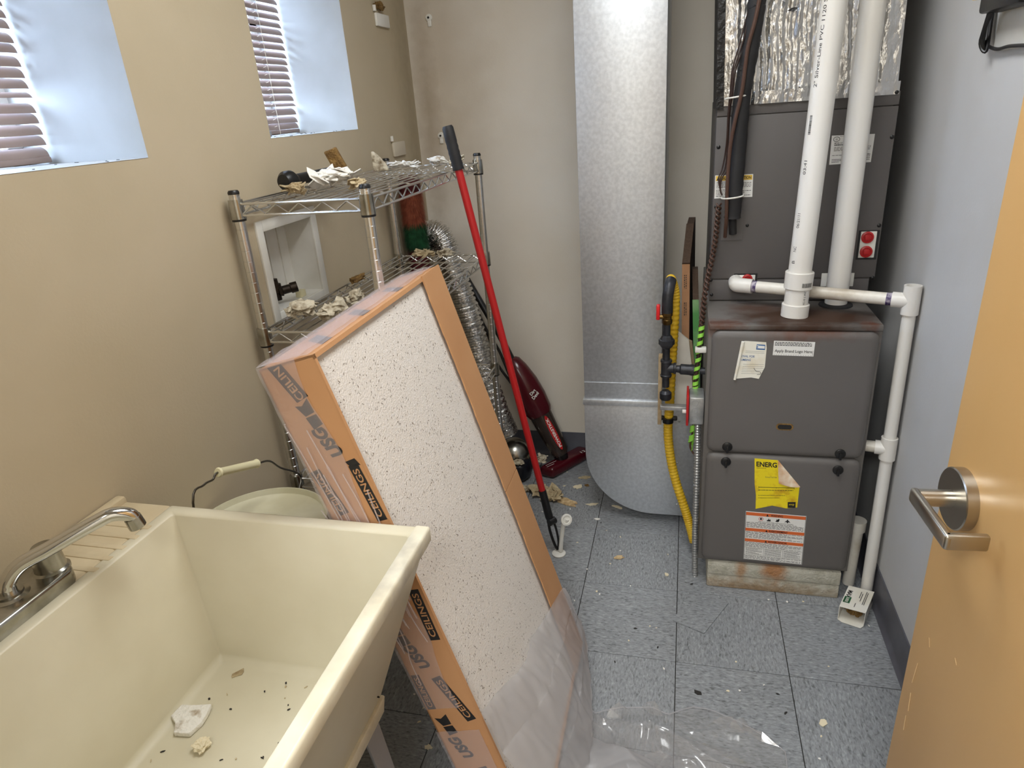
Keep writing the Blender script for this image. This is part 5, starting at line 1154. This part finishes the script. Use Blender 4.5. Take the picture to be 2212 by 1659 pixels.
q_ = at(1443, 907, 'y', -.06); p, r = lathe_path(q_ - Vector((0, 0, .008)), (0, 0, 1), [(0, .018), (.016, .018)]); kl = obj('hose_clamp', MB().tube(p, r, 18), 'black_plastic', cs_, smooth=True)
for s in (-1, 1): obj('clamp_ear', MB().box((q_.x + (.012 if s > 0 else -.030), q_.y - .004, q_.z - .008 + .006), (q_.x + (.030 if s > 0 else -.012), q_.y + .012, q_.z + .012)), 'black_plastic', kl, bevel=.004)
# strut and junction box with conduit
jb = thing('junction_box', 'galvanized electrical junction box with red edge on the left flank of the furnace', 'junction box', (.34, -.2, .56))
obj('box', MB().box((.322, -.245, .578), (FX0 - .001, -.165, .668)), 'galvanized_box', jb, bevel=.006, seg=2)
obj('red_cover', MB().box((.3145, -.247, .575), (.3215, -.163, .671)), 'red_plastic', jb, bevel=.001)
mb = MB()
for z in (.600, .625, .650):
    for x in (.340,): mb.tube([(x + .0085 * math.cos(2 * math.pi * i / 20), -.2453, z + .0085 * math.sin(2 * math.pi * i / 20)) for i in range(21)], .0006, 5)
obj('knockout', mb, 'rubber_grey', jb, smooth=True)
obj('rocker_tab', MB().box((.303, -.225, .606), (.3145, -.213, .614)), 'white_plastic', jb, bevel=.001)
obj('strut', MB().box((.235, -.150, .578), (.345, -.125, .592)), 'galvanized_box', jb, bevel=.002)
cdn = [Vector((.349, -.215, .58)), Vector((.352, -.225, .45)), Vector((.354, -.228, .30)), Vector((.356, -.222, .15)), Vector((.3605, -.216, .0))]
cdp = smoothpts(cdn, 60)
obj('flex_conduit', MB().tube(cdp, [.0088 + (.0012 if i % 4 < 2 else -.0012) for i in range(len(cdp))], 14), 'galvanized_box', jb, smooth=True, angle=60)

# ================================================================== filters and board standing between duct and furnace
def slab(name, label, cat, x0, x1, y0, y1, z0, z1, lean, m_edge, m_face):
    """thin panel standing on edge, its front edge towards the door; lean = sideways tilt of the top"""
    t = thing(name, label, cat, ((x0 + x1) / 2, y0, z0)); return t
# three panels rest on the boot of the duct, leaning on one another
t = thing('air_filter', 'used brown cardboard framed air filter standing between the duct and the furnace', 'air filter', (.30, .10, .50))
fx = .292; z0_, z1_, y0_, y1_ = .505, 1.003, .095, .45
def lean_x(x, z, k): return x - (z - .505) * k
def fpt(y, z, dx=0.): return Vector((lean_x(.300, z, .022) + (y - .096) * .08 + dx, y, z))
obj('media', MB().prism([fpt(.10, .505, .001), fpt(.10, .985, .001), fpt(.22, 1.085, .001), fpt(.34, 1.10, .001), fpt(.34, .505, .001)], (.0225, 0, 0)), 'filter_media', t)
obj('frame_edge', MB().prism([(lean_x(.300, .505, .022), .096, .505), (lean_x(.300, .99, .022), .096, .99), (lean_x(.300, .99, .022) + .0245, .096, .99), (lean_x(.300, .505, .022) + .0245, .096, .505)], (0, .006, 0)), 'filter_frame', t)
mb = MB(); A_ = Vector((lean_x(.300, .99, .022), .096, .99)); mb.prism([A_, A_ + Vector((.0245, 0, 0)), A_ + Vector((.0245 + .010, .125, .105)), A_ + Vector((.010, .125, .105))], (0, -.003, .004)); obj('frame_top', mb, 'filter_media', t)
smal = [A_ + Vector((.004, -.0004, -.012)), A_ + Vector((.0205, -.0004, -.012)), A_ + Vector((.0205 + .0095, -.0004, -.40)), A_ + Vector((.004 + .0095, -.0004, -.40))]
def edgeprint(P, par, b0, b1, n_, seed, m_='ink'):
    rnd = random.Random(seed); mb = MB()
    for i in range(n_):
        a_ = .18 + .64 * i / n_; b = b0
        while b < b1:
            e = min(b1, b + rnd.uniform(.006, .02)); mb.add([quadpt(P, a_, b, 0), quadpt(P, a_ + .3 / n_, b, 0), quadpt(P, a_ + .3 / n_, e, 0), quadpt(P, a_, e, 0)], [(0, 1, 2, 3)]); b = e + .006
    return obj('small_print', mb, m_, par)
edgeprint(smal, t, .06, .18, 2, 61); edgeprint(smal, t, .30, .42, 2, 62)
t = thing('air_filter', 'air filter in green shrink wrap marked 20x20x1 beside the furnace', 'air filter', (.335, .05, .49))
kx = -.075; xg = .3268
def gpt(dx, y, z): return Vector((xg + dx + (z - .87) * -.05, y, z))
obj('wrapped_body', MB().prism([gpt(0, .085, .53), gpt(0, .085, .872), gpt(0, .17, .955), gpt(0, .21, .955), gpt(0, .21, .53)], (.019, 0, 0)), 'filter_media', t)
obj('green_edge', MB().prism([gpt(-.001, .081, .70), gpt(-.001, .081, .874), gpt(.019, .081, .874), gpt(.019, .081, .70)], (0, .004, 0)), 'filter_green', t)
obj('print_panel', MB().prism([gpt(-.001, .081, .54), gpt(-.001, .081, .70), gpt(.019, .081, .70), gpt(.019, .081, .54)], (0, .004, 0)), 'filter_green', t)
text('20x20x1', gpt(.009, .0805, .64), Vector((-.05, 0, 1)), (-1, 0, 0), .11, .013, 'ink', t, .01)
t = thing('gypsum_board_offcut', 'pale gypsum board offcut leaning in front of the filters left of the furnace', 'board', (.30, .02, .49))
obj('board', MB().prism([(.262, .040, .505), (.268, .040, .765), (.286, .040, .775), (.318, .040, .748), (.330, .040, .66), (.338, .040, .52), (.330, .040, .505)], (0, .012, 0)), 'gypsum', t)
obj('broken_edge', MB().prism([(.319, .039, .748), (.331, .039, .66), (.339, .039, .52), (.347, .050, .52), (.341, .050, .65), (.329, .050, .74)], (0, .012, 0)), 'gypsum_edge', t)
t = tag(obj('wood_strip', MB().box((.226, -.105, .505), (.238, -.08, .745)), 'gypsum_edge', bevel=.001), 'thin rough wood strip standing behind the gas pipe drip leg', 'wood strip')

# ================================================================== small things on the floor
sb = thing('small_carton', 'small white open-ended carton lettered MAX on the floor by the drain pipe', 'box', (.83, -.32, 0))
b0_, bx_, by_ = Vector((.776, -.361, .002)), Vector((.068, -.020, 0)), Vector((.046, .102, 0)); bz_ = Vector((0, 0, .048)); th_ = .0015
obj('bottom_panel', MB().obox(b0_, bx_, by_, (0, 0, th_)), 'paper', sb); obj('top_panel', MB().obox(b0_ + bz_, bx_, by_, (0, 0, th_)), 'paper', sb)
obj('side_panel', MB().obox(b0_, bx_.normalized() * th_, by_, bz_), 'paper', sb); obj('side_panel', MB().obox(b0_ + bx_ - bx_.normalized() * th_, bx_.normalized() * th_, by_, bz_), 'paper', sb); obj('end_panel', MB().obox(b0_ + by_ - by_.normalized() * th_, bx_, by_.normalized() * th_, bz_), 'paper', sb)
mb = MB().prism([b0_, b0_ + bx_, b0_ + bx_ * .92 - by_ * .12, b0_ + bx_ * .2 - by_ * .08], (0, 0, .0012)); obj('end_flap', mb, 'paper', sb)
obj('filling', chunk(b0_ + bx_ * .5 + by_ * .45 + Vector((0, 0, .002)), (.026, .030, .017), 91, .35, rot=-.4), 'fibre_brown', sb)
xt = by_.normalized() * -1; yt = bx_.normalized(); top_ = b0_ + bz_ + Vector((0, 0, th_ + .0004))
text('MAX', top_ + bx_ * .16 + by_ * .62, xt, yt, .038, .013, 'ink', sb, .04)
obj('print_bar', MB().prism([top_ + bx_ * a_ + by_ * b_ for a_, b_ in ((.04, .22), (.30, .22), (.30, .50), (.04, .50))], (0, 0, .0001)), 'feather_green', sb); text('SUEDE', top_ + bx_ * .17 + by_ * .36 + Vector((0, 0, .0003)), xt, yt, .024, .008, 'paper', sb, .02)
for a_, l0, l1 in ((.55, .55, .85), (.62, .42, .78), (.74, .30, .90), (.80, .30, .86), (.50, .12, .30)):
    obj('print_line', MB().prism([top_ + bx_ * c_ + by_ * d_ for c_, d_ in ((a_, l0), (a_ + .03, l0), (a_ + .03, l1), (a_, l1))], (0, 0, .0001)), 'ink_grey', sb)
sd_ = b0_ + bx_ + bx_.normalized() * .0004
obj('print_bar', MB().prism([sd_ + by_ * a_ + bz_ * c_ for a_, c_ in ((.72, .45), (.92, .45), (.92, .80), (.72, .80))], bx_.normalized() * .0001), 'ink', sb)

P4 = [at(1454, 1342, 'z', .0), at(1521, 1370, 'z', .0), at(1573, 1305, 'z', .0), at(1500, 1262, 'z', 0)]
tag(obj('tile_fragment', MB().prism([q_ + Vector((0, 0, .0006)) for q_ in P4], (0, 0, .0032)), 'vinyl_tile'), 'broken loose piece of grey vinyl tile lying skewed on the floor', 'tile')
big = [((1337, 1205), .022, .013, 'chip_tan', 'tan ragged paint chip in the middle of the floor left of the furnace', .1),
       ((1264, 1032), .030, .016, 'plaster_tan', 'brown plaster flake on the floor between vacuum and duct', .2),
       ((1248, 1052), .020, .016, 'chip_cream', 'cream paint chip on the floor left of the orange scrap', .9),
       ((1268, 1049), .012, .009, 'fibre_brown', 'small orange-brown scrap on the floor near the duct elbow', .4),
       ((1280, 1090), .026, .010, 'chip_cream', 'cream bow-shaped paint chip in front of the duct elbow', .2),
       ((1334, 1096), .022, .009, 'chip_cream', 'cream paint chip nearest the curve of the duct elbow', -.3),
       ((1291, 1122), .013, .006, 'plaster_white', 'white chip on the floor right of the reacher claw', .1),
       ((1778, 1562), .012, .012, 'chip_cream', 'triangular cream chip on the floor beside the door', .7),
       ((1440, 1242), .009, .008, 'chip_cream', 'cream chip on the floor beside the metal conduit', .5),
       ((926, 1615), .011, .009, 'chip_cream', 'cream chip on the dark floor between sink and carton', .5)]
for k, ((u, v), a_, b_, m_, lb, rt) in enumerate(big):
    q_ = at(u, v, 'z', 0); tag(obj('paint_chip', flake((q_.x, q_.y, .0005), a_, b_, .0025, 300 + k, 13, rt), m_), lb, 'debris')
q_ = at(1190, 1075, 'z', 0)
tag(obj('plaster_sheet', rubble((q_.x - .005, q_.y, .0005), (.085, .045, .005), 401, 34, -.45), 'plaster_tan'), 'large broken sheet of tan plaster on the floor behind the reacher pole', 'debris')
tag(obj('plaster_sheet', flake((q_.x + .065, q_.y - .025, .0006), .055, .022, .004, 403, 15, -.4), 'chip_tan'), 'pointed cream piece at the right end of the broken plaster sheet', 'debris')
tag(obj('plaster_lump', rubble((q_.x - .110, q_.y + .045, .0005), (.026, .022, .008), 92, 12), 'plaster'), 'crumbled plaster lump beside the carton at the left of the plaster sheet', 'debris')
spots = [(1295, 1284), (1358, 1384), (1434, 1445), (1404, 1353), (1418, 1357), (1774, 1591), (1877, 1352), (1573, 1493), (1598, 1492), (1247, 1172), (1172, 1106), (1289, 1278), (1241, 1298), (1318, 1218), (1340, 1190), (1443, 1198), (1362, 1266), (1232, 1334), (1480, 1345), (1530, 1290), (1660, 1296), (1735, 1300), (1700, 1300), (1790, 1440), (1650, 1480), (1340, 1160), (1310, 1146), (1219, 1050), (1232, 1100), (1225, 1020), (1300, 1000), (905, 1560), (895, 1500), (915, 1530), (1770, 1640), (1590, 1430), (1268, 1230)]
for k, (u, v) in enumerate(spots):
    rnd = random.Random(600 + k); q_ = at(u, v, 'z', 0)
    tag(obj('paint_chip', flake((q_.x, q_.y, .0003), rnd.uniform(.003, .0065), rnd.uniform(.0018, .004), .0012, 700 + k, 8, rnd.random() * 3), 'chip_cream' if k % 2 else 'plaster_white'), 'tiny pale paint chip scattered on the grey tile floor', 'debris', 'tiny chips on the floor')
for k, (u, v, a_) in enumerate(((1372, 1358, .007), (1421, 1399, .006), (1328, 1430, .004), (1508, 1496, .016), (1697, 1541, .006), (1298, 1130, .004), (1680, 1500, .005), (1494, 1262, .006))):
    q_ = at(u, v, 'z', 0); tag(obj('dark_crumb', flake((q_.x, q_.y, .0003), a_, a_ * .5, .0015, 800 + k, 8, k), 'chip_dark'), 'tiny dark crumb of dirt on the grey tile floor', 'debris', 'dark crumbs on the floor')
bpy.context.view_layer.update()
